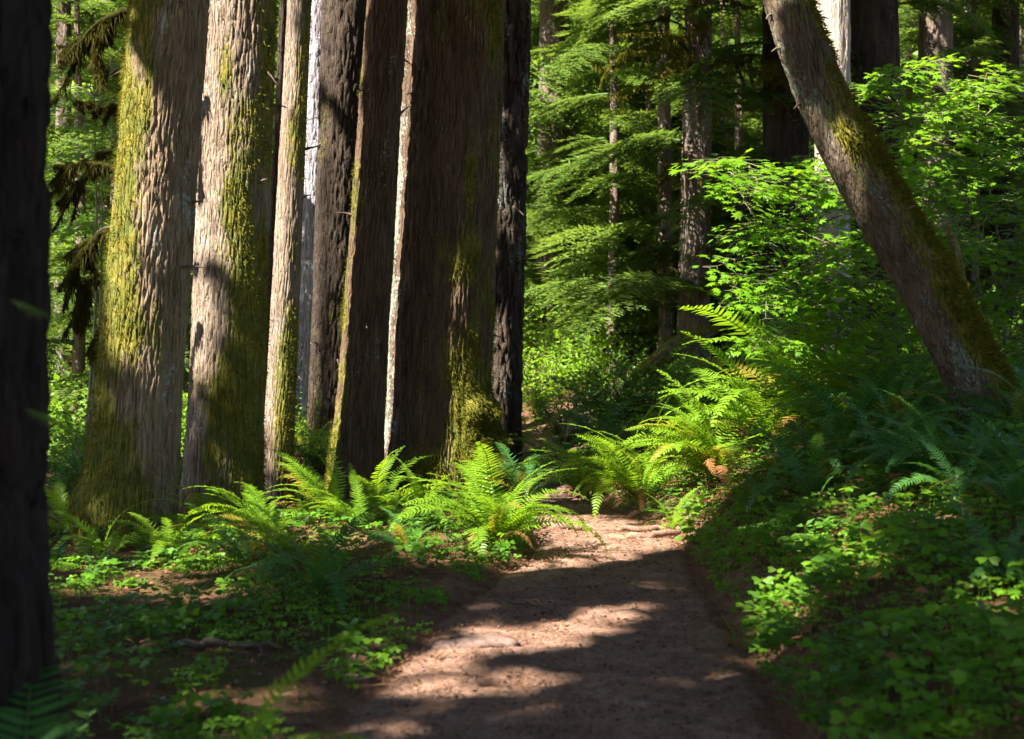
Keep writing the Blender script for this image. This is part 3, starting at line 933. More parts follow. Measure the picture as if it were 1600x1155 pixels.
# ------------------------------------------------------------------ ferns
def frond_mesh(seed, arch, mat, pairs=34, curl=.0):
    """one sword-fern frond, 1 m long: starts at the origin heading +z, bends over towards +x"""
    r = np.random.default_rng(seed)
    s = np.linspace(0, 1, 40)
    ang = R(80) - arch * s ** 1.4 + .05 * np.sin(s * 6 + seed)
    dx, dz = np.cos(ang), np.sin(ang)
    x = np.concatenate([[0], np.cumsum((dx[1:] + dx[:-1]) / 2 / 39)]); z = np.concatenate([[0], np.cumsum((dz[1:] + dz[:-1]) / 2 / 39)])
    y = .04 * np.sin(s * 2.4 + seed) * s
    ax = np.stack([x, y, z], 1)
    g = Geo()
    g.tube(ax[::3], np.linspace(.0045, .001, len(ax[::3])), 4, .9)
    u = np.linspace(.14, .985, pairs)
    p = np.stack([np.interp(u, s, ax[:, i]) for i in range(3)], 1)
    t = norm(np.stack([np.interp(u, s, dx), np.gradient(p[:, 1]), np.interp(u, s, dz)], 1))
    up = norm(np.cross(t, np.array([0, 1.0, 0])))
    up = up * np.where(up[:, 2:3] < 0, -1, 1)
    up = norm(np.cross(np.cross(t, up), t)) if False else up
    prof = .112 * np.minimum(1, (u - .06) * 3.6) ** .8 * (1 - u) ** .55 * 1.25 + .006
    for sd in (-1, 1):
        side = np.array([0, 1.0, 0]) * sd
        L = prof * r.uniform(.82, 1.12, pairs) * np.where(r.random(pairs) < .07, .35, 1)
        W = np.minimum(.020, .85 / pairs) * r.uniform(.8, 1.05, pairs)
        d = norm(side + t * (.22 + .5 * u[:, None] ** 2) + up * (.16 + r.normal(size=(pairs, 1)) * .10 - curl))
        nrm_ = norm(up + r.normal(size=(pairs, 3)) * .10 + t * .15)
        ss = norm(np.cross(d, nrm_)) ; uu = np.cross(ss, d)
        L_, W_ = L[:, None], W[:, None]
        v = np.stack([p, p + d * L_ * .12 + ss * W_ * .55, p + d * L_ * .12 - ss * W_ * .45, p + d * L_ * .6 + ss * W_ * .36 - uu * L_ * .03,
                      p + d * L_ * .6 - ss * W_ * .36 - uu * L_ * .03, p + d * L_ - uu * L_ * .16 + t * L_ * .1], 1)
        b = np.arange(pairs)[:, None] * 6
        f = np.concatenate([b + np.array([[0, 1, 2]]), b + np.array([[1, 3, 2]]), b + np.array([[2, 3, 4]]), b + np.array([[3, 5, 4]])])
        g.add(v.reshape(-1, 3), f3=f, var=np.repeat(r.random(pairs) * .6 + .2, 6))
    return g.mesh("frond", mat)


ARCH = [1.0, 1.35, 1.7, 2.0, 2.35]
FROND = {m: [frond_mesh(50 + k, a, M[m]) for k, a in enumerate(ARCH)] for m in ('fern', 'fern_deep', 'fern_old')}
FROND_DEAD = [frond_mesh(80 + k, a, M['fern_dead'], 26, .5) for k, a in enumerate((1.7, 2.0))]


def fern(label, px, Y, size, n, seed, mat='fern', az=None, spread=.9, dead=0, group=None, xy=None, dz=0, tiltk=1.0):
    r = np.random.default_rng(seed)
    x, y = xy if xy is not None else ((px - 800) / F * Y, Y)
    o = thing("sword_fern", label, "fern", (x, y, gz(x, y) - .02 + dz), 0, group)
    for k in range(n + dead):
        th = (k * 2.399 + r.normal() * .25) if az is None else r.normal(az, spread)
        ring = (k + .5) / n
        if k >= n:
            me = FROND_DEAD[r.integers(2)]; sc = size * r.uniform(.5, .8)
        else:
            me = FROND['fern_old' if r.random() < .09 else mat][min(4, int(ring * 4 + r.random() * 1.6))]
            sc = size * r.uniform(.72, 1.12)
        link("frond" if k < n else "dead_frond", me, o, (r.normal() * .02, r.normal() * .02, 0), Euler((r.normal() * .24, (ring * .45 + r.normal() * .10) * tiltk, th), 'XYZ'), sc)
    return o


FERNS = [
    # label, px, Y, size, n, mat, az, spread, dead
    ("big sunlit sword fern at the left edge of the path, below the largest trunk", 772, 10.0, 1.0, 28, 'fern', None, 0, 5),
    ("sword fern with two bright arching fronds in front of the largest trunk", 592, 11.3, .92, 14, 'fern', .2, 1.0, 2),
    ("sword fern with bright arching fronds at the foot of the slim sunlit trunk", 520, 10.9, .85, 18, 'fern', 2.8, .9, 3),
    ("yellow-green sword fern low in front of the pale trunk", 420, 9.9, .8, 17, 'fern', 2.7, 1.0, 3),
    ("dark sword fern with upright stalks left of the near path", 492, 8.0, .75, 11, 'fern_deep', None, 0, 1),
    ("blurred blue-green sword fern at the foot of the near black trunk", 6, 3.5, 1.25, 12, 'fern_deep', .9, 1.0, 0),
    ("small yellow-green fern at the foot of the stout mossy trunk", 165, 10.3, .55, 10, 'fern', None, 0, 2),
    ("fern with a brown dead frond left of the stout mossy trunk", 112, 11.6, .8, 12, 'fern', None, 0, 4),
    ("small fern on the mound between pale trunk and path", 560, 10.2, .55, 11, 'fern', 2.4, 1.2, 1),
    ("low fern crossing the shaded ground in front of the mossy trunks", 385, 9.0, .65, 9, 'fern_deep', 3.0, .8, 1),
    ("small shaded fern below the yellow-green fern, left of the near path", 455, 9.2, .55, 12, 'fern', 2.6, 1.3, 2),
    ("low fern halfway between near black trunk and pale trunk", 265, 9.6, .6, 12, 'fern', None, 0, 2),
    ("small dark fern on the left verge where the path narrows", 640, 9.3, .5, 11, 'fern_deep', None, 0, 2),
    ("low fern on the mound right under the red-brown trunk", 655, 11.0, .7, 13, 'fern', None, 0, 3),
    ("arching fern leaning from the pale trunk towards the stout one", 330, 10.9, .75, 13, 'fern', 2.9, 1.0, 3),
    ("small fern on the left verge beside the black stick", 300, 7.6, .45, 10, 'fern_deep', None, 0, 2),
    ("tall sunlit sword fern on the right bank beside the path", 1120, 11.9, 1.1, 32, 'fern', 3.0, 1.3, 7),
    ("sunlit sword fern spreading over the far bend of the path", 1000, 12.7, 1.1, 28, 'fern', 3.0, 1.3, 6),
    ("tall arching sword fern behind the sunlit ferns, tips turned left", 1270, 12.9, 1.85, 28, 'fern', 2.9, 1.2, 3),
    ("broad sword fern with glossy fronds between the tall sunlit fern and the arching one", 1195, 12.4, 1.25, 24, 'fern', 2.9, 1.3, 4),
    ("shaded sword fern where the path disappears", 925, 13.7, 1.1, 18, 'fern', None, 0, 2),
    ("small bright fern on the sunlit soil of the right bank", 1052, 11.4, .45, 11, 'fern', None, 0, 1),
    ("dark fern right of the tall sunlit fern on the bank", 1330, 11.2, 1.15, 20, 'fern_deep', None, 0, 1),
    ("dark fern at the foot of the leaning trunk", 1400, 10.4, .9, 18, 'fern_deep', None, 0, 2),
    ("bluish fern frond clump at mid height of the right bank", 1465, 8.9, .85, 14, 'fern_deep', 2.9, .8, 1),
    ("dark fern at the right edge beside the leaning trunk", 1600, 10.4, .9, 16, 'fern_deep', None, 0, 1),
    ("fern at the right edge of the bank, lower frond bright", 1590, 8.6, .8, 13, 'fern_deep', 2.8, 1.0, 1),
    ("dark foreground fern low at the right edge", 1560, 6.7, .6, 11, 'fern_deep', None, 0, 1),
    ("teal fern in deep shade at the foot of the largest trunk", 820, 15.0, .9, 16, 'fern_deep', None, 0, 0),
    ("teal fern in deep shade right of the black furrowed trunk", 862, 16.6, 1.0, 16, 'fern_deep', None, 0, 0),
    ("far fern in shade beyond the path bend", 935, 17.0, 1.0, 15, 'fern_deep', None, 0, 0),
    ("far yellow-green fern below the bright shrubs", 845, 20.0, 1.1, 15, 'fern', None, 0, 0),
    ("far fern among shrubs in the middle of the picture", 1060, 17.0, .95, 14, 'fern', None, 0, 0),
    ("fern above the tall arching fern, under the maple", 1180, 14.5, 1.0, 15, 'fern', None, 0, 0),
    ("fern in shade under the leaning trunk", 1400, 12.4, 1.0, 15, 'fern_deep', None, 0, 0),
    ("fern under the maple between arching fern and leaning trunk", 1340, 13.4, 1.05, 15, 'fern', None, 0, 0),
    ("fern right of the foot of the leaning trunk", 1560, 12.2, 1.1, 15, 'fern_deep', None, 0, 0),
    ("fern behind the mossy trunks in the gap at far left", 110, 14.0, 1.0, 14, 'fern_deep', None, 0, 0),
    ("fern between the two stout mossy trunks", 285, 14.5, .9, 12, 'fern_deep', None, 0, 0),
    ("fern at the foot of the cool grey trunk", 480, 17.0, 1.0, 14, 'fern', None, 0, 0),
]
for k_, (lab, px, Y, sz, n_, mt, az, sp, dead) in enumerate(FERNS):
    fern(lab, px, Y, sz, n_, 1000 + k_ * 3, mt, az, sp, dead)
# nearest, out of focus: a few fronds rising from below the picture
fern("blurred bright frond rising at the bottom left beside the path", 325, 4.3, .95, 4, 1503, 'fern', -.45, .25, 0, tiltk=.9)
# shaded ferns that carpet the right bank: nothing tells them apart
r_ = np.random.default_rng(5)
spots = [(1190, 10.2, .6), (1270, 9.8, .7), (1380, 9.9, .8), (1510, 9.4, .6), (1235, 11.0, .9), (1400, 11.3, .9), (1300, 10.4, .8), (1500, 8.2, .65), (1370, 12.0, 1.0), (1550, 8.9, .6), (1420, 9.2, .7), (1590, 7.6, .7)]
for k_, (px, Y, sz) in enumerate(spots):
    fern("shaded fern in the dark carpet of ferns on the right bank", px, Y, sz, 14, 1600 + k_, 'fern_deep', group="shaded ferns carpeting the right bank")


# ------------------------------------------------------------------ vine maple
def maple_leaf_mesh(seed):
    """palmate leaf of nine pointed lobes, about 1 unit across, lying in xy with its stalk at the origin"""
    r = np.random.default_rng(seed)
    lob = 7
    angs = np.linspace(-R(128), R(128), lob)
    lens = np.array([.34, .46, .54, .60, .54, .46, .34]) * r.uniform(.92, 1.08, lob)
    c = np.array([.28, 0, 0])
    rim = [np.array([.02, -.03, 0])]
    for k, (a, l) in enumerate(zip(angs, lens)):
        tip = c + np.array([math.cos(a), math.sin(a), 0]) * l
        for da, f in ((-.20, .66), (0, 1.0), (.20, .66)):
            rim.append(c + np.array([math.cos(a + da), math.sin(a + da), 0]) * l * f)
        if k < lob - 1:
            am = (a + angs[k + 1]) / 2
            rim.append(c + np.array([math.cos(am), math.sin(am), 0]) * .27)
    rim.append(np.array([.02, .03, 0]))
    rim = np.array(rim)
    d = np.linalg.norm(rim - c, axis=1)
    rim[:, 2] = -.22 * d ** 1.6 + .05 * r.normal(size=len(rim)) * d
    v = np.concatenate([[c + np.array([0, 0, .03])], rim])
    m = len(rim)
    f = np.array([[0, 1 + k, 1 + (k + 1) % m] for k in range(m)])
    return v, f


LEAFV = [maple_leaf_mesh(k) for k in range(4)]


def leaf_me(v, f, mat, var):
    return make_mesh("leaf", v, f, mat, {"var": np.full(len(v), var)})


LEAFM = [leaf_me(*LEAFV[k % 4], M['maple'], .15 + .1 * k) for k in range(8)]
LEAFY = [leaf_me(*LEAFV[k], M['yellow'], .3 + .2 * k) for k in range(3)]


def orient(d, nrm_):
    """rotation matrix whose x axis is d and z axis close to nrm_"""
    x = norm(d); z = norm(nrm_ - x * np.sum(nrm_ * x, -1, keepdims=True)); y = np.cross(z, x)
    return np.stack([x, y, z], -1)


def maple(label, base, boxes, nbr, seed, size=.105, leaf_max=290):
    """stems from base to branch tips spread through boxes (px0,px1,py0,py1,Y0,Y1,share)"""
    r = np.random.default_rng(seed)
    bx, by = base
    b0 = np.array([bx, by, gz(bx, by)])
    o = thing("vine_maple", label, "maple shrub", b0)
    gs = Geo()
    leaves = []
    share = np.array([q[6] for q in boxes], float); share /= share.sum()
    nodes = []
    for q in boxes:          # one limb up to the heart of each box
        cc = at((q[0] + q[1]) / 2, (q[2] + q[3]) / 2 + 20, (q[4] + q[5]) / 2)
        pth = catmull(np.array([b0, b0 * .6 + cc * .4 + np.array([.1, 0, .35]), cc]), 16)[0] - b0
        gs2 = Geo(); gs2.tube(pth, np.linspace(.022, .008, 16), 7, .5)
        link("stem", gs2.mesh("stem", M['stem'], True), o)
        nodes.append(pth)
    for k in range(nbr):                    # flat, nearly level sprays
        bi = r.choice(len(boxes), p=share); q = boxes[bi]
        root = at(r.uniform(q[0], q[1]), r.uniform(q[2], q[3]), r.uniform(q[4], q[5])) - b0
        nb_ = nodes[bi]
        src = nb_[np.argmin(np.linalg.norm(nb_[6:] - root, axis=1)) + 6]
        pth = catmull(np.array([src, src * .5 + root * .5 + np.array([0, 0, .05]), root]), 9)[0]
        gs.tube(pth, np.linspace(.007, .004, 9), 4, .5)
        az = math.atan2(-1.0 + r.normal() * .7, r.normal() * 1.1)
        ax = norm(np.array([math.cos(az), math.sin(az), -.16 + r.normal() * .12]))
        pn = norm(np.array([r.normal() * .16, -.30 + r.normal() * .14, 1.0])); pn = norm(pn - ax * (pn @ ax))
        sv = np.cross(pn, ax)
        L = r.uniform(.40, .85)
        m = int(L / .085)
        axis = root + ax * np.linspace(0, L, m + 1)[:, None] + pn * (-.10 * np.linspace(0, 1, m + 1) ** 2)[:, None] + r.normal(size=(m + 1, 3)) * .006
        gs.tube(axis, np.linspace(.004, .0014, m + 1), 4, .6)
        for i_ in range(1, m + 1):
            f = i_ / m
            for sd in (-1, 1):
                tl = size * (1.1 + 1.5 * (1 - abs(2 * f - .8))) * r.uniform(.6, 1.1)
                td = norm(ax * .65 + sv * sd + r.normal(size=3) * .12)
                e = axis[i_] + td * max(tl, .05)
                gs.tube(np.array([axis[i_], (axis[i_] + e) / 2, e]), [.002, .0016, .0012], 3, .6)
                for w_ in ((.5, 1.0) if tl > .12 else (1.0,)):
                    p = axis[i_] + td * tl * w_
                    for s3 in ((-1, 1) if w_ < 1 else (0,)):
                        d = norm(td + sv * sd * 0 + np.cross(pn, td) * s3 * 1.1 + r.normal(size=3) * .2 + np.array([0, 0, -.12]))
                        nr = norm(pn + r.normal(size=3) * .22)
                        leaves.append((p + d * size * .3, d, nr, size * r.uniform(.7, 1.2), p))
    # leaf stalks
    pa = np.array([l[4] for l in leaves]); pe = np.array([l[0] for l in leaves])
    gs.cards(pa, pe - pa, np.tile([0, 0, 1.0], (len(pa), 1)), np.linalg.norm(pe - pa, axis=1), .004, .8)
    link("twigs", gs.mesh("twigs", M['stem']), o)["kind"] = "stuff"
    order = sorted(range(len(leaves)), key=lambda k: (leaves[k][0] + b0)[1] / leaves[k][3])
    for k in order[:leaf_max]:
        st, d, nr, sc, _ = leaves[k]
        m_ = Matrix(orient(d, nr).tolist())
        link("leaf", LEAFM[r.integers(8)], o, st, m_.to_euler(), sc)
    rest = order[leaf_max:]
    if rest:
        g = Geo()
        for k in rest:
            st, d, nr, sc, _ = leaves[k]
            v, f = LEAFV[k % 4]
            g.add((v * sc) @ orient(d, nr).T + st, f3=f, var=r.random())
        link("foliage", g.mesh("foliage", M['maple']), o)["kind"] = "stuff"
    return o


maple("vine maple with bright layered leaves left of the leaning trunk", (2.9, 13.6),
      [(1120, 1180, 240, 290, 12.0, 12.4, 1), (1170, 1350, 240, 350, 12.0, 12.8, 4), (1140, 1360, 350, 470, 12.0, 12.8, 6), (1200, 1420, 440, 540, 12.2, 13.0, 3)], 74, 2100)
maple("vine maple with broad leaf layers right of the leaning trunk", (4.9, 14.2),
      [(1350, 1480, 110, 230, 12.6, 13.6, 3), (1430, 1620, 90, 260, 12.6, 13.8, 6), (1420, 1620, 250, 380, 12.6, 13.8, 6)], 84, 2200)
maple("vine maple low at the right edge below the broad leaf layers", (5.6, 14.4),
      [(1490, 1620, 360, 470, 13.2, 14.2, 3), (1520, 1630, 440, 580, 13.0, 14.0, 3)], 36, 2300)
maple("shaded vine maple saplings under the leaves left of the leaning trunk", (2.5, 15.0),
      [(1180, 1340, 440, 540, 13.6, 14.6, 2), (1320, 1480, 480, 600, 13.0, 14.0, 2), (1330, 1440, 300, 480, 13.8, 14.8, 2)], 50, 2400, .1)
maple("sunlit maple sapling in the gap left of the stout mossy trunk", (-4.6, 15.2),
      [(95, 200, 60, 200, 14.6, 15.8, 2), (100, 190, 300, 420, 14.6, 15.8, 1), (120, 200, 190, 300, 14.6, 15.6, 1)], 34, 2500, .1)

# ------------------------------------------------------------------ shrubs
def shrub_parts(seed, leaves=900, L=.04):
    global rng
    keep = rng; rng = np.random.default_rng(seed)
    gs, gl = Geo(), Geo()
    per = 26
    ns = leaves // per
    for k in range(ns):
        th = rng.uniform(0, 2 * np.pi); el = rng.uniform(.25, 1.35)
        d = np.array([math.cos(th) * math.cos(el), math.sin(th) * math.cos(el), math.sin(el)])
        ln = rng.uniform(.5, 1.05)
        pth = catmull(np.array([[0, 0, 0], d * ln * .55 + np.array([0, 0, .12]), d * ln + np.array([0, 0, -.05 * ln])]), 10)[0]
        gs.tube(pth, np.linspace(.006, .0015, 10), 4, .4)
        f = rng.uniform(.25, 1, per)
        p = np.stack([np.interp(f * 9, np.arange(10), pth[:, i]) for i in range(3)], 1) + rng.normal(size=(per, 3)) * .035
        dd = rand_dirs(per, -.1, .5) + d * .4
        sz = L * rng.uniform(.6, 1.3, per)
        gl.cards(p, dd, rand_dirs(per, 1.2, .5) + np.array([-.1, -.3, 0]), sz, sz * .62, rng.random(per), fold=.12)
    st = gs.mesh("stems", M['twig']); lf = gl.mesh("foliage", M['shrub'])
    rng = keep
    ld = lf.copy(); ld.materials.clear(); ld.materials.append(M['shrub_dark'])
    return st, lf, ld


SHR = [shrub_parts(60 + k, 1100 + 200 * k, .045 + .006 * k) for k in range(4)]
SHRUBS = [(842, 22.0, 1.6, 0, "bright sunlit shrub beside the black furrowed trunk"), (880, 22.8, 1.8, 0, "tallest of the bright shrubs under the hemlock sprays"), (912, 21.5, 1.5, 0, "bright shrub in front of the hemlock sprays"),
          (945, 18.8, 1.1, 1, "dark shrub at the edge of the sunlit shrubs"), (880, 18, 1.0, 1, "dark shrub beyond the path bend"), (990, 18.0, 1.1, 1, "shaded shrub in mid picture left of the mossy root"),
          (1035, 19.5, 1.1, 1, "shrub at the foot of the middle background conifer"), (1100, 18.2, 1.1, 0, "shrub right of the foot of the middle background conifer"), (1160, 17, 1.1, 1, "shaded shrub under the left end of the maple"),
          (1225, 15.6, 1.0, 1, "dark shrub at the foot of the grey-green trunk"), (1300, 15, 1.1, 1, "dark shrub under the maple before the bleached snag"), (1360, 15.5, 1.2, 0, "shrub between maple and leaning trunk"),
          (1440, 14.5, 1.1, 1, "shrub behind the middle of the leaning trunk"), (1510, 15, 1.3, 0, "sunlit shrub right of the leaning trunk"), (1580, 14.2, 1.2, 0, "shrub at the right edge under the low maple"),
          (110, 16.5, 1.3, 0, "sunlit shrub in the gap at far left"), (160, 15.0, 1.2, 1, "shaded shrub left of the stout mossy trunk"), (95, 19.5, 1.6, 0, "taller bright shrub in the gap at far left"), (140, 13.2, .9, 1, "low shrub near the foot of the stout mossy trunk, left side"),
          (290, 17.5, 1.2, 0, "shrub seen between the two stout mossy trunks"), (475, 18.5, 1.0, 0, "leafy shrub in front of the cool grey trunk"), (500, 16.4, .75, 1, "dark shrub at the foot of the dark furrowed trunk"),
          (960, 25, 1.8, 0, "far sunlit shrub in the middle of the background"), (1020, 28, 2.0, 1, "far shaded shrub behind the middle background conifer"), (1140, 23, 1.6, 1, "far shrub behind the left end of the maple"), (840, 26, 1.8, 0, "far bright shrub at the edge of the black furrowed trunk"),
          (60, 24, 2.0, 0, "far bright shrub showing past the near black trunk"), (180, 25, 2.0, 0, "far bright shrub close to the stout mossy trunk"), (1240, 22, 1.6, 1, "far shrub behind the grey-green trunk"), (1410, 20, 1.6, 0, "far shrub right of the dark straight trunk"), (1530, 20, 1.7, 0, "far shrub at the right behind the low maple"),
          (905, 15.6, .7, 1, "low dark shrub beside the path bend"), (1075, 15.2, .8, 1, "low shrub behind the tall sunlit fern"), (990, 15.4, .75, 1, "low dark shrub behind the spreading sunlit fern")]
for k_, (px, Y, sc, dk, lab) in enumerate(SHRUBS):
    x = (px - 800) / F * Y
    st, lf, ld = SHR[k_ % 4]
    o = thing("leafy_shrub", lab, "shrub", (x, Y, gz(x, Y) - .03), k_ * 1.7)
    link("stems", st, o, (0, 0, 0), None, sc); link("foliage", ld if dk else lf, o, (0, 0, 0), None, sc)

# small mossy snag right of the leaning trunk
sp = [at(1535, 640, 12.2), at(1512, 520, 12.2), at(1498, 440, 12.2), at(1494, 400, 12.2), at(1482, 352, 12.2)]
sp[0][2] = gz(sp[0][0], 12.2) - .05
rows = [(*p, w) for p, w in zip(sp, (.075, .065, .06, .05, .012))]
tree("broken_snag", "small broken mossy stem right of the leaning trunk", "snag", (sp[0][0], 12.2, sp[0][2]), rows, M['bark_grey'], 60, .02, 401, fuzz=2500, moss=.85, lichen=.4, ridge=.04, amp=.006, flare=.1)
g = Geo()
# rotten stump by the slim sunlit trunk
bx, by = (462 - 800) / F * 13.9, 13.9
o = thing("rotten_stump", "small splintered reddish stump beside the slim sunlit trunk", "stump", (bx, by, gz(bx, by)))
me, *_ = trunk_mesh("stump", [(0, 0, -.1, .10), (0, 0, .15, .085), (.01, 0, .3, .06), (.02, 0, .42, .03), (.02, 0, .5, .006)], M['rotten'], 60, .012, 411, ridge=.04, amp=.016, flare=.35, moss=.2, lichen=.0)
link("splintered_wood", me, o)

# ------------------------------------------------------------------ rocks, roots, sticks on the path
def rock(label, px, py, Y, sx, sy, sz, seed, rot=0):
    x = (px - 800) / F * Y
    th, ph = np.meshgrid(np.linspace(0, 2 * np.pi, 28, endpoint=False), np.linspace(0, np.pi, 16))
    n_ = np.stack([np.cos(th) * np.sin(ph), np.sin(th) * np.sin(ph), np.cos(ph)], -1)
    q = np.sign(n_) * np.abs(n_) ** .7
    q = q * (1 + .30 * fbm(n_[..., 0] * 1.7, n_[..., 1] * 1.7, n_[..., 2] * 1.7, 4, seed))[..., None]
    v = (q * np.array([sx, sy, sz])).reshape(-1, 3)
    i = np.arange(15)[:, None] * 28 + np.arange(28)[None]; j = np.arange(15)[:, None] * 28 + (np.arange(28)[None] + 1) % 28
    f = np.stack([i, i + 28, j + 28, j], -1).reshape(-1, 4)
    o = link("rock", make_mesh("rock", v, f, M['rock'], smooth=True), None, (x, Y, gz(x, Y) + sz * .10), (0, 0, rot))
    return tag(o, label, "rock")


rock("flat purplish rock half sunk in the sunlit near path", 758, 1010, 7.15, .17, .13, .050, 3, .3)
rock("small dark rock beside the flat rock in the near path", 697, 1017, 7.1, .07, .06, .04, 4)
rock("low stone at the left shaded side of the near path", 545, 1060, 6.4, .08, .07, .03, 6)
rock("pale little stone at the bottom right edge of the path", 1395, 1055, 6.2, .05, .04, .03, 8)


def stick(name, label, pts, r0, r1, mat, cat):
    g = Geo()
    P = np.array([[p[0], p[1], gz(p[0], p[1]) + p[2]] for p in pts])
    c = P[0].copy()
    pth = catmull(P, 18)[0] - c + np.random.default_rng(len(label)).normal(size=(18, 3)) * r0 * .35
    g.tube(pth, np.linspace(r0, r1, 18), 7)
    return tag(link(name, g.mesh(name, mat, True), None, c), label, cat)


stick("fallen_stick", "black stick lying on the shaded ground at bottom left", [(-1.62, 6.75, .03), (-1.45, 6.85, .04), (-1.15, 6.95, .03)], .022, .012, M['twig'], "stick")
stick("fallen_stick", "thin twig on the dark shaded band of the path", [(-.1, 8.35, .02), (.05, 8.25, .03), (.18, 8.2, .02)], .008, .004, M['twig'], "stick")
stick("fallen_stick", "pale dead stem slanting in front of the mossy trunks", [(-2.35, 11.1, .0), (-2.25, 11.2, .12), (-2.15, 11.3, .22)], .010, .005, M['twig'], "stick")
stick("fallen_stick", "long pale twig in the dark ferns of the right bank", [(2.4, 10.3, .18), (2.7, 10.3, .2), (3.0, 10.35, .2)], .008, .004, M['twig'], "stick")
stick("surface_root", "low root ridge crossing the sunlit far path", [(.15, 11.9, .0), (.45, 11.6, .035), (.9, 11.45, .04), (1.3, 11.5, .02)], .035, .02, M['trail'], "root")
stick("surface_root", "root ridge along the right side of the sunlit path", [(.65, 11.0, .0), (.95, 11.0, .03), (1.25, 11.15, .045), (1.5, 11.4, .02)], .04, .02, M['trail'], "root")
# mossy root by the middle background conifer
q = at(1050, 470, 18.8)
o = thing("mossy_log", "mossy leaning log at the foot of the middle background conifer", "log", (q[0], q[1], gz(q[0], q[1])))
me, pos, nrm, mo, t = trunk_mesh("log", [(-.75, 0, -.1, .14), (-.35, .1, .42, .13), (.05, .2, .8, .12), (.5, .3, 1.0, .08), (.7, .3, 1.05, .02)], M['bark_far'], 60, .03, 421, moss=.85, lichen=.2, flare=.1)
link("trunk", me, o); moss_fuzz("moss", pos, nrm, mo, t, 3000, o, .05)

# grass tufts at the right edge of the path
for k_, (px, Y, lab) in enumerate([(1225, 7.5, "thin grass tuft at the right edge of the near path"), (1180, 7.0, "smaller grass tuft lower on the right path edge"), (1290, 7.1, "sparse grass tuft among the leaves right of the path")]):
    x = (px - 800) / F * Y
    g = Geo(); m = 34
    p = rng.normal(size=(m, 3)) * np.array([.07, .05, 0])
    d = rand_dirs(m, 1.6, .3)
    L = rng.uniform(.08, .22, m)
    mid = p + d * L[:, None] * .6
    g.cards(p, d, rand_dirs(m), L * .9, .005, rng.random(m)); g.cards(mid, d + np.array([.5, 0, -.5]) * rng.choice([-1, 1], (m, 1)), rand_dirs(m), L * .5, .004, rng.random(m))
    tag(link("grass_tuft", g.mesh("grass_tuft", M['grass']), None, (x, Y, gz(x, Y))), lab, "grass")

# yellow fallen leaves
for k_, (px, Y, sc) in enumerate([(1385, 9.3, .09), (1530, 9.0, .09), (1285, 9.4, .07), (905, 9.5, .05), (1130, 6.6, .05), (920, 11.1, .05), (1120, 9.3, .07), (850, 6.7, .05), (985, 8.9, .04)]):
    x = (px - 800) / F * Y
    on = abs(x - float(trail_c(Y))) < float(trail_w(Y))
    o = link("fallen_leaf", LEAFY[k_ % 3], None, (x, Y, gz(x, Y) + (.025 if on else .10)), (rng.normal() * .3 + .4, rng.normal() * .3, rng.uniform(0, 6)), sc)
    tag(o, "yellow fallen leaf on the dirt of the path" if on else "yellow fallen maple leaf caught on the plants of the right bank", "leaf", "yellow leaves on the path" if on else "yellow leaves on the right bank")

# ------------------------------------------------------------------ ground cover, litter
def scatter(n, x0, x1, y0, y1):
    return rng.uniform(x0, x1, n), y0 + (y1 - y0) * rng.random(n) ** 1.2


def side(x, y): return (x - trail_c(y)) / trail_w(y)


def clover(name, label, x, y, size, hmax, mat, big=False):
    g = Geo(); N = len(x)
    z = ground_z(x, y)
    h = rng.uniform(.25, 1, N) * hmax
    p = np.stack([x, y, z + h], 1)
    sz = size * rng.uniform(.6, 1.25, N)
    az = rng.uniform(0, 2 * np.pi, N)
    up = rand_dirs(N, 2.2, 1.0) + np.array([-.1, -.35, 0])
    var = rng.random(N)
    for k in range(3):
        a = az + k * 2.094
        d = np.stack([np.cos(a), np.sin(a), rng.normal(size=N) * .15 - .12], 1)
        d = norm(d); nn = norm(up); s_ = norm(np.cross(d, nn)); uu = np.cross(s_, d)
        L = sz[:, None]
        v = np.stack([p, p + d * L * .55 + s_ * L * .36 + uu * L * .06, p + d * L * 1.0 + s_ * L * .30, p + d * L * .86, p + d * L * 1.0 - s_ * L * .30, p + d * L * .55 - s_ * L * .36 + uu * L * .06], 1)
        b = np.arange(N)[:, None] * 6
        f = np.concatenate([b + np.array([[0, 1, 3]]), b + np.array([[1, 2, 3]]), b + np.array([[0, 3, 5]]), b + np.array([[3, 4, 5]])])
        g.add(v.reshape(-1, 3), f3=f, var=np.repeat(np.clip(var + rng.normal(size=N) * .1, 0, 1), 6))
    g.cards(np.stack([x, y, z], 1), np.stack([rng.normal(size=N) * .02, rng.normal(size=N) * .02, h], 1), rand_dirs(N), h, .004, .4)
    return tag(link(name, g.mesh(name, mat)), label, "ground cover", kind="stuff")


def cover_pts(n, x0, x1, y0, y1, sgn, thr, seed, margin=1.02):
    x, y = scatter(n, x0, x1, y0, y1)
    s_ = side(x, y) * sgn
    dens = fbm(x * 1.3, y * 1.3, 0, 3, seed)
    k = (s_ > margin + .12 * fbm(x * 3, y * 3, 0, 2, seed + 1)) & (dens > thr)
    return x[k], y[k]


x, y = cover_pts(15000, 0, 6.0, 4.6, 13.5, 1, -.28, 90)
clover("ground_cover", "low clover-like leaves covering the right bank", x, y, .032, .13, M['cover'])
x, y = cover_pts(7000, 0, 6.0, 4.6, 11.5, 1, .02, 95)
clover("ground_cover", "broader three-part leaves standing above the cover of the right bank", x, y, .062, .22, M['cover'])
x, y = cover_pts(24000, -4.5, 1, 4.8, 13.5, -1, .12, 91, 1.0)
clover("ground_cover", "clover-like leaves on the ground left of the path", x, y, .030, .10, M['cover'])
x, y = cover_pts(3600, -4.0, .6, 5.4, 11.8, -1, .10, 96, 1.02)
clover("ground_cover", "broader leaves in patches left of the path", x, y, .055, .16, M['cover'])
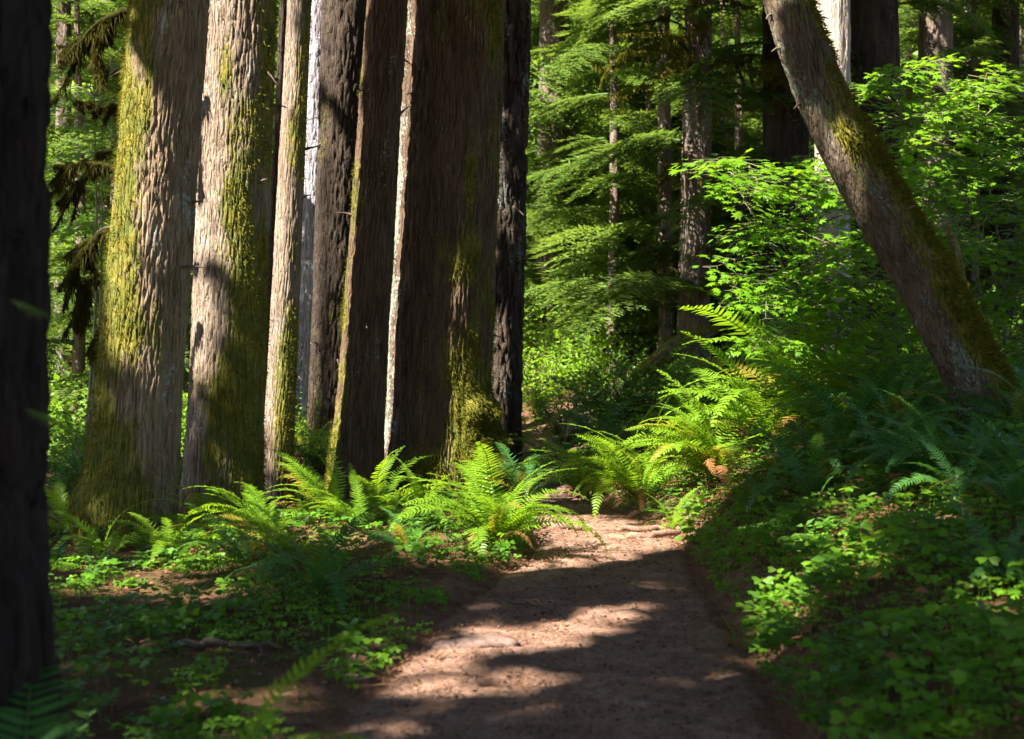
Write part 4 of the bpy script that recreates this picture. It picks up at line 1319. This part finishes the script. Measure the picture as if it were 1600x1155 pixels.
# bright leaves around the sunlit fern left of the path
x = rng.normal(.05, .22, 420); y = rng.normal(10.6, .45, 420)
k = side(x, y) < -1.0
clover("ground_cover", "bright round leaves around the big sunlit fern", x[k], y[k], .045, .22, M['cover'])
def whorl(name, label, x, y, size, hmax, mat, k=6):
    g = Geo(); N = len(x)
    h = rng.uniform(.3, 1, N) * hmax
    p = np.stack([x, y, ground_z(x, y) + h], 1)
    az = rng.uniform(0, 2 * np.pi, N); sz = size * rng.uniform(.6, 1.3, N); var = rng.random(N)
    for i_ in range(k):
        a = az + i_ * 2 * np.pi / k + rng.normal(size=N) * .25
        d = np.stack([np.cos(a), np.sin(a), rng.normal(size=N) * .25 + .05], 1)
        g.cards(p - np.stack([0 * h, 0 * h, h * .12 * (i_ % 3)], 1), d, norm(np.array([0, -.3, 1.0]) + rng.normal(size=(N, 3)) * .25), sz * rng.uniform(.7, 1.1, N), sz * .5, var, fold=.15)
    g.cards(np.stack([x, y, p[:, 2] - h], 1), np.stack([0 * h, 0 * h, h], 1), rand_dirs(N), h, .005, .3)
    return tag(link(name, g.mesh(name, mat)), label, "ground cover", kind="stuff")


x, y = cover_pts(3800, 0, 6.0, 4.6, 12.5, 1, .05, 141)
whorl("herb_patch", "pointed herb leaves in patches on the right bank", x, y, .075, .20, M['shrub_dark'])
x, y = cover_pts(3000, -4.2, .6, 4.8, 12.5, -1, .08, 142)
whorl("herb_patch", "pointed herb leaves in patches left of the path", x, y, .065, .16, M['shrub_dark'])
x, y = cover_pts(2200, 0, 6.0, 4.6, 12.0, 1, -.2, 143)
LIT_X, LIT_Y = x, y
# cushions of moss on the floor left of the path and on the right verge
x, y = scatter(60000, -4.6, 3.6, 5.0, 14.0)
dn = fbm(x * 1.6, y * 1.6, 0, 3, 131)
k = (np.abs(side(x, y)) > 1.0 + .1 * dn) & (dn > .05)
x, y = x[k], y[k]; n_ = len(x)
g = Geo()
g.cards(np.stack([x, y, ground_z(x, y) - .004], 1), rand_dirs(n_, .9, .6), rand_dirs(n_), rng.uniform(.012, .034, n_), .010, rng.random(n_), 'tri')
tag(link("moss_carpet", g.mesh("moss_carpet", M['moss_floor'])), "short yellow-green moss in patches on the forest floor", "moss", kind="stuff")
# far understorey
x, y = scatter(8200, -9, 11, 13.5, 30)
k = (np.abs(side(x, y)) > 1.3) & ~((y < 17) & (x < .2) & (x > -4.2))
clover("ground_cover", "leafy undergrowth covering the ground behind the trunks", x[k], y[k], .075, .45, M['shrub'])


def litter(name, label, x, y, L, mat, wr=.4, dz=.006, flat=.3):
    g = Geo(); N = len(x)
    p = np.stack([x, y, ground_z(x, y) + dz + rng.random(N) * .015], 1)
    a = rng.uniform(0, 2 * np.pi, N)
    d = np.stack([np.cos(a), np.sin(a), rng.normal(size=N) * flat * .5], 1)
    ln = L * rng.uniform(.4, 1.4, N)
    g.cards(p, d, rand_dirs(N, 1.0, flat) if False else norm(np.array([0, 0, 1.0]) + rng.normal(size=(N, 3)) * flat), ln, ln * wr, rng.random(N), fold=.15)
    return tag(link(name, g.mesh(name, mat)), label, "litter", kind="stuff")


x, y = scatter(26000, -5, 6, 4.6, 15)
k = np.abs(side(x, y)) > .9
litter("leaf_litter", "brown leaf and bark litter under the ferns", x[k], y[k], .035, M['litter'], .45, .008, .5)
x, y = scatter(46000, -1.6, 2.4, 4.6, 14)
k = np.abs(side(x, y)) < 1.1
litter("needle_litter", "dry needles strewn over the dirt path", x[k], y[k], .055, M['needles_dry'], .075, .020, .12)
litter("leaf_litter", "bits of bark and crumbled leaf strewn over the dirt path", x[k][:7000] * 1.0, y[k][:7000], .024, M['litter'], .55, .022, .4)
litter("leaf_litter", "dead leaves caught in the plants of the right bank", LIT_X, LIT_Y, .055, M['litter'], .55, .09, .7)
# twigs and pebbles
g = Geo(); N = 420
xp, yp = scatter(N, -1.2, 2.0, 5.0, 13)
bx_ = np.array([[1, 0, 0], [-.5, .87, 0], [-.5, -.87, 0], [0, 0, .7], [0, 0, -.7]])
for i_ in range(N):
    a_ = rng.uniform(0, 6.3); rr = rng.uniform(.006, .022)
    m_ = np.array([[math.cos(a_), -math.sin(a_), 0], [math.sin(a_), math.cos(a_), 0], [0, 0, 1]])
    g.add((bx_ * rr * rng.uniform(.7, 1.2, (5, 1))) @ m_.T + np.array([xp[i_], yp[i_], gz(xp[i_], yp[i_]) + .018]), f3=[[0, 1, 3], [1, 2, 3], [2, 0, 3], [1, 0, 4], [2, 1, 4], [0, 2, 4]])
tag(link("pebbles", g.mesh("pebbles", M['rock'])), "little stones strewn over the dirt path", "pebbles", kind="stuff")
x_, y_ = scatter(1500, -3.5, 3.5, 5.0, 13)
litter("twig_litter", "small dead twigs scattered over path and verges", x_, y_, .10, M['needles_dry'], .07, .022, .15)
x = rng.normal(1.75, .28, 2600); y = rng.normal(11.6, .4, 2600)
litter("leaf_litter", "reddish dead fern bits on the sunlit soil of the right bank", x, y, .05, M['litter'], .3, .015, .6)

# ------------------------------------------------------------------ the far wood
def far_crown(seed, n=2600):
    global rng
    keep = rng; rng = np.random.default_rng(seed)
    g = Geo()
    z = rng.random(n)
    tier = np.floor(z * 16) / 16 + rng.random(n) * .025
    rr = (1 - tier) * .26 * np.sqrt(rng.random(n)) + .02
    th = rng.uniform(0, 2 * np.pi, n)
    p = np.stack([rr * np.cos(th), rr * np.sin(th), tier - rr * .35 + .05], 1)
    d = np.stack([np.cos(th), np.sin(th), np.full(n, -.35)], 1) + rng.normal(size=(n, 3)) * .3
    L = rng.uniform(.02, .045, n)
    g.cards(p, d, rand_dirs(n, 1.0, .4), L, L * .5, rng.random(n))
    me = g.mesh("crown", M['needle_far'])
    rng = keep
    return me


FC = [far_crown(70 + k) for k in range(3)]
FT = make_mesh("far_trunk", *(lambda g: (np.concatenate(g.v), np.concatenate(g.f4)))((lambda g: (g.tube([(0, 0, -.02), (0, 0, .5), (0, 0, 1)], [.018, .012, .002], 8), g)[1])(Geo())), M['bark_far'], {"moss": np.full(24, .3), "lichen": np.full(24, .3)})
r_ = np.random.default_rng(12)
for row, (Y, n_) in enumerate(((40, 11), (48, 13), (57, 15))):
    for k in range(n_):
        x = (-.46 + .92 * (k + r_.uniform(.1, .9)) / n_) * Y
        y = Y + r_.uniform(-3, 3); H = r_.uniform(17, 26)
        o = thing("far_conifer", "conifer of the far wood closing the view behind all nearer trees", "tree", (x, y, gz(x, y)), r_.uniform(0, 6), "conifers of the far wood")
        link("trunk", FT, o, (0, 0, 0), None, H); link("crown", FC[r_.integers(3)], o, (0, 0, 0), None, H)
# continuous foliage beyond
g = Geo(); N = 66000
x = rng.uniform(-48, 48, N); y = 64 + rng.random(N) * 14
z = ground_z(x, y) + rng.random(N) ** .9 * (17 + 6 * noise3(x * .2, y * .2, 0, 3))
k = fbm(x * .35, y * .35, z * .35, 3, 123) > -.22
p = np.stack([x, y, z], 1)[k]
g.cards(p, rand_dirs(len(p), -.3, .5), rand_dirs(len(p), .7, .7), .5, .27, rng.random(len(p)))
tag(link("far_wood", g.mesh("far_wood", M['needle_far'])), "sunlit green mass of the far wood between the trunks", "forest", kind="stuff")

# ------------------------------------------------------------------ canopy: crowns overhead, and unseen trees added to shade the scene
def add_crown(o, pts, size=.5):
    base = np.array(o.location)
    link("crown", crown_mesh("crown", pts, size, base), o)


for key, rad, n_ in (('t1', 3.2, 1500), ('t2', 3.2, 1500), ('t3', 2.4, 700), ('t5', 3.0, 1400), ('big', 4.2, 2400), ('fg', 3.4, 1500), ('lean', 2.6, 700)):
    o = TREES[key][0]
    c = np.array(o.location)
    if key == 'lean': c = np.array([1.8, 11.6, 0])
    pts = crown_cards(c, rad, 9.5 if key != 'lean' else 6.5, 23 if key != 'lean' else 9.5, n_, .5)
    add_crown(o, pts[pts @ U < 14.2], .7)
for k_, (x0, y0, lab) in enumerate(((4.6, 5.8, "unseen fir added to dim the sky, right beside the near bank"), (6.6, 12.2, "unseen fir added to dim the sky, right beside the leaning trunk"), (3.2, -2.5, "unseen fir added to dim the sky, right of and behind the camera"),
                                    (-3.6, .2, "unseen fir added to dim the sky, left of the camera"), (-.6, -5.5, "unseen fir added to dim the sky, straight behind the camera"), (-6.0, 4.4, "unseen fir added to dim the sky, just left of the picture beside the stout mossy trunk"))):  # firs added out of view; their crowns cut the sky light
    b_ = (x0, y0, gz(x0, y0))
    rows = [(x0, y0, b_[2] - .1, .40), (x0, y0, 2, .35), (x0 + .1, y0, 8, .29), (x0 + .1, y0, 16, .2), (x0, y0, 24, .05)]
    if in_light(np.array([[x0, y0, z_] for z_ in np.linspace(0, 9, 40)])).any(): print("shades", lab)
    o, _ = tree("added_shade_fir", lab, "tree", b_, rows, M['bark_dark'], 36, .2, 640 + k_, moss=.3, lichen=.2, ridge=.09, amp=.02, flare=.25, dense_to=6)
    add_crown(o, crown_cards(np.array([x0, y0]), 4.0, 8.5, 22, 2600), .7)

# unseen trees added left of and behind the picture; their crowns shade the near scene
SHADE = [(7.1, -9), (14.2, -8.5), (15.6, -10), (4.2, -8), (15.75, -13), (2.2, -11), (14.4, -15), (7.2, -15), (13.9, -12), (4.4, -14)]
names = ["nearest unseen fir added for shade, left beside the near trunk", "unseen fir added for shade, left and level with the mossy trunks", "unseen fir added for shade, left behind the mossy trunks", "unseen fir added for shade, left of and behind the camera",
         "unseen fir added for shade, far left behind the leafy gap", "unseen fir added for shade, well behind the camera on the left", "second row fir added for shade, unseen left of the mossy trunks", "second row fir added for shade, unseen left of the near trunk", "unseen fir added for shade, far left in the background", "second row fir added for shade, unseen far left behind the leafy gap"]
ST = []
for k_, ((u, al), lab) in enumerate(zip(SHADE, names)):
    xy = U[:2] * u - SUN_AZ * al
    x0, y0 = float(xy[0]), float(xy[1])
    b_ = (x0, y0, gz(x0, y0))
    rows = [(x0, y0, b_[2] - .1, .42), (x0, y0, 2, .36), (x0 + .1, y0, 8, .30), (x0 + .1, y0, 16, .2), (x0, y0, 24, .05)]
    o, _ = tree("added_shade_fir", lab, "tree", b_, rows, M['bark_dark'], 36, .2, 600 + k_, moss=.3, lichen=.2, ridge=.09, amp=.02, flare=.25, dense_to=6)
    ST.append((o, x0, y0))
# leafy sprays added out of view to block the sun over the near scene
NP_ = 52000
uu = rng.uniform(.5, 16.5, NP_); vv = rng.uniform(-3.0, 13.0, NP_)
zz = rng.uniform(9.5, 17.5, NP_)
w = (zz - vv * V[2]) / S[2]
pts = uu[:, None] * U + vv[:, None] * V + w[:, None] * S
dens = fbm(uu * .8, vv * .8, 0, 2, 55)
near = sstep(15.4, 14.5, uu)
pts = pts[dens > -.9 + (1 - near) * 1.25]
inside = (pts[:, 1] > 1) & (np.abs(pts[:, 0]) < .40 * pts[:, 1] + .5) & (pts[:, 2] < EYE + .27 * pts[:, 1] + .5)
pts = pts[~inside]
sxy = np.array([(a, b) for _, a, b in ST])
own = np.argmin(((pts[:, None, :2] - sxy[None]) ** 2).sum(-1), 1)
for k_, (o, x0, y0) in enumerate(ST):
    q = pts[own == k_]
    if len(q) < 5: continue
    add_crown(o, q, .34)
    g = Geo()
    for z in np.linspace(9, 17, 9):
        j = q[np.argsort(np.abs(q[:, 2] - z))[:40]]
        e = j[rng.integers(len(j), size=3)]
        for tip in e:
            if in_light(np.linspace(np.array([x0, y0, z]), tip, 8)).any(): continue
            dead_leafless_tube(g, np.array([x0, y0, z - .5]) - np.array(o.location), tip - np.array(o.location), .05, .012, .2, 8, .01, 5)
    if g.n: link("limbs", g.mesh("limbs", M['twig']), o)
print("objects", len(bpy.data.objects), "tris", sum(sum(len(p.vertices) - 2 for p in ()) + len(m.polygons) for m in bpy.data.meshes))
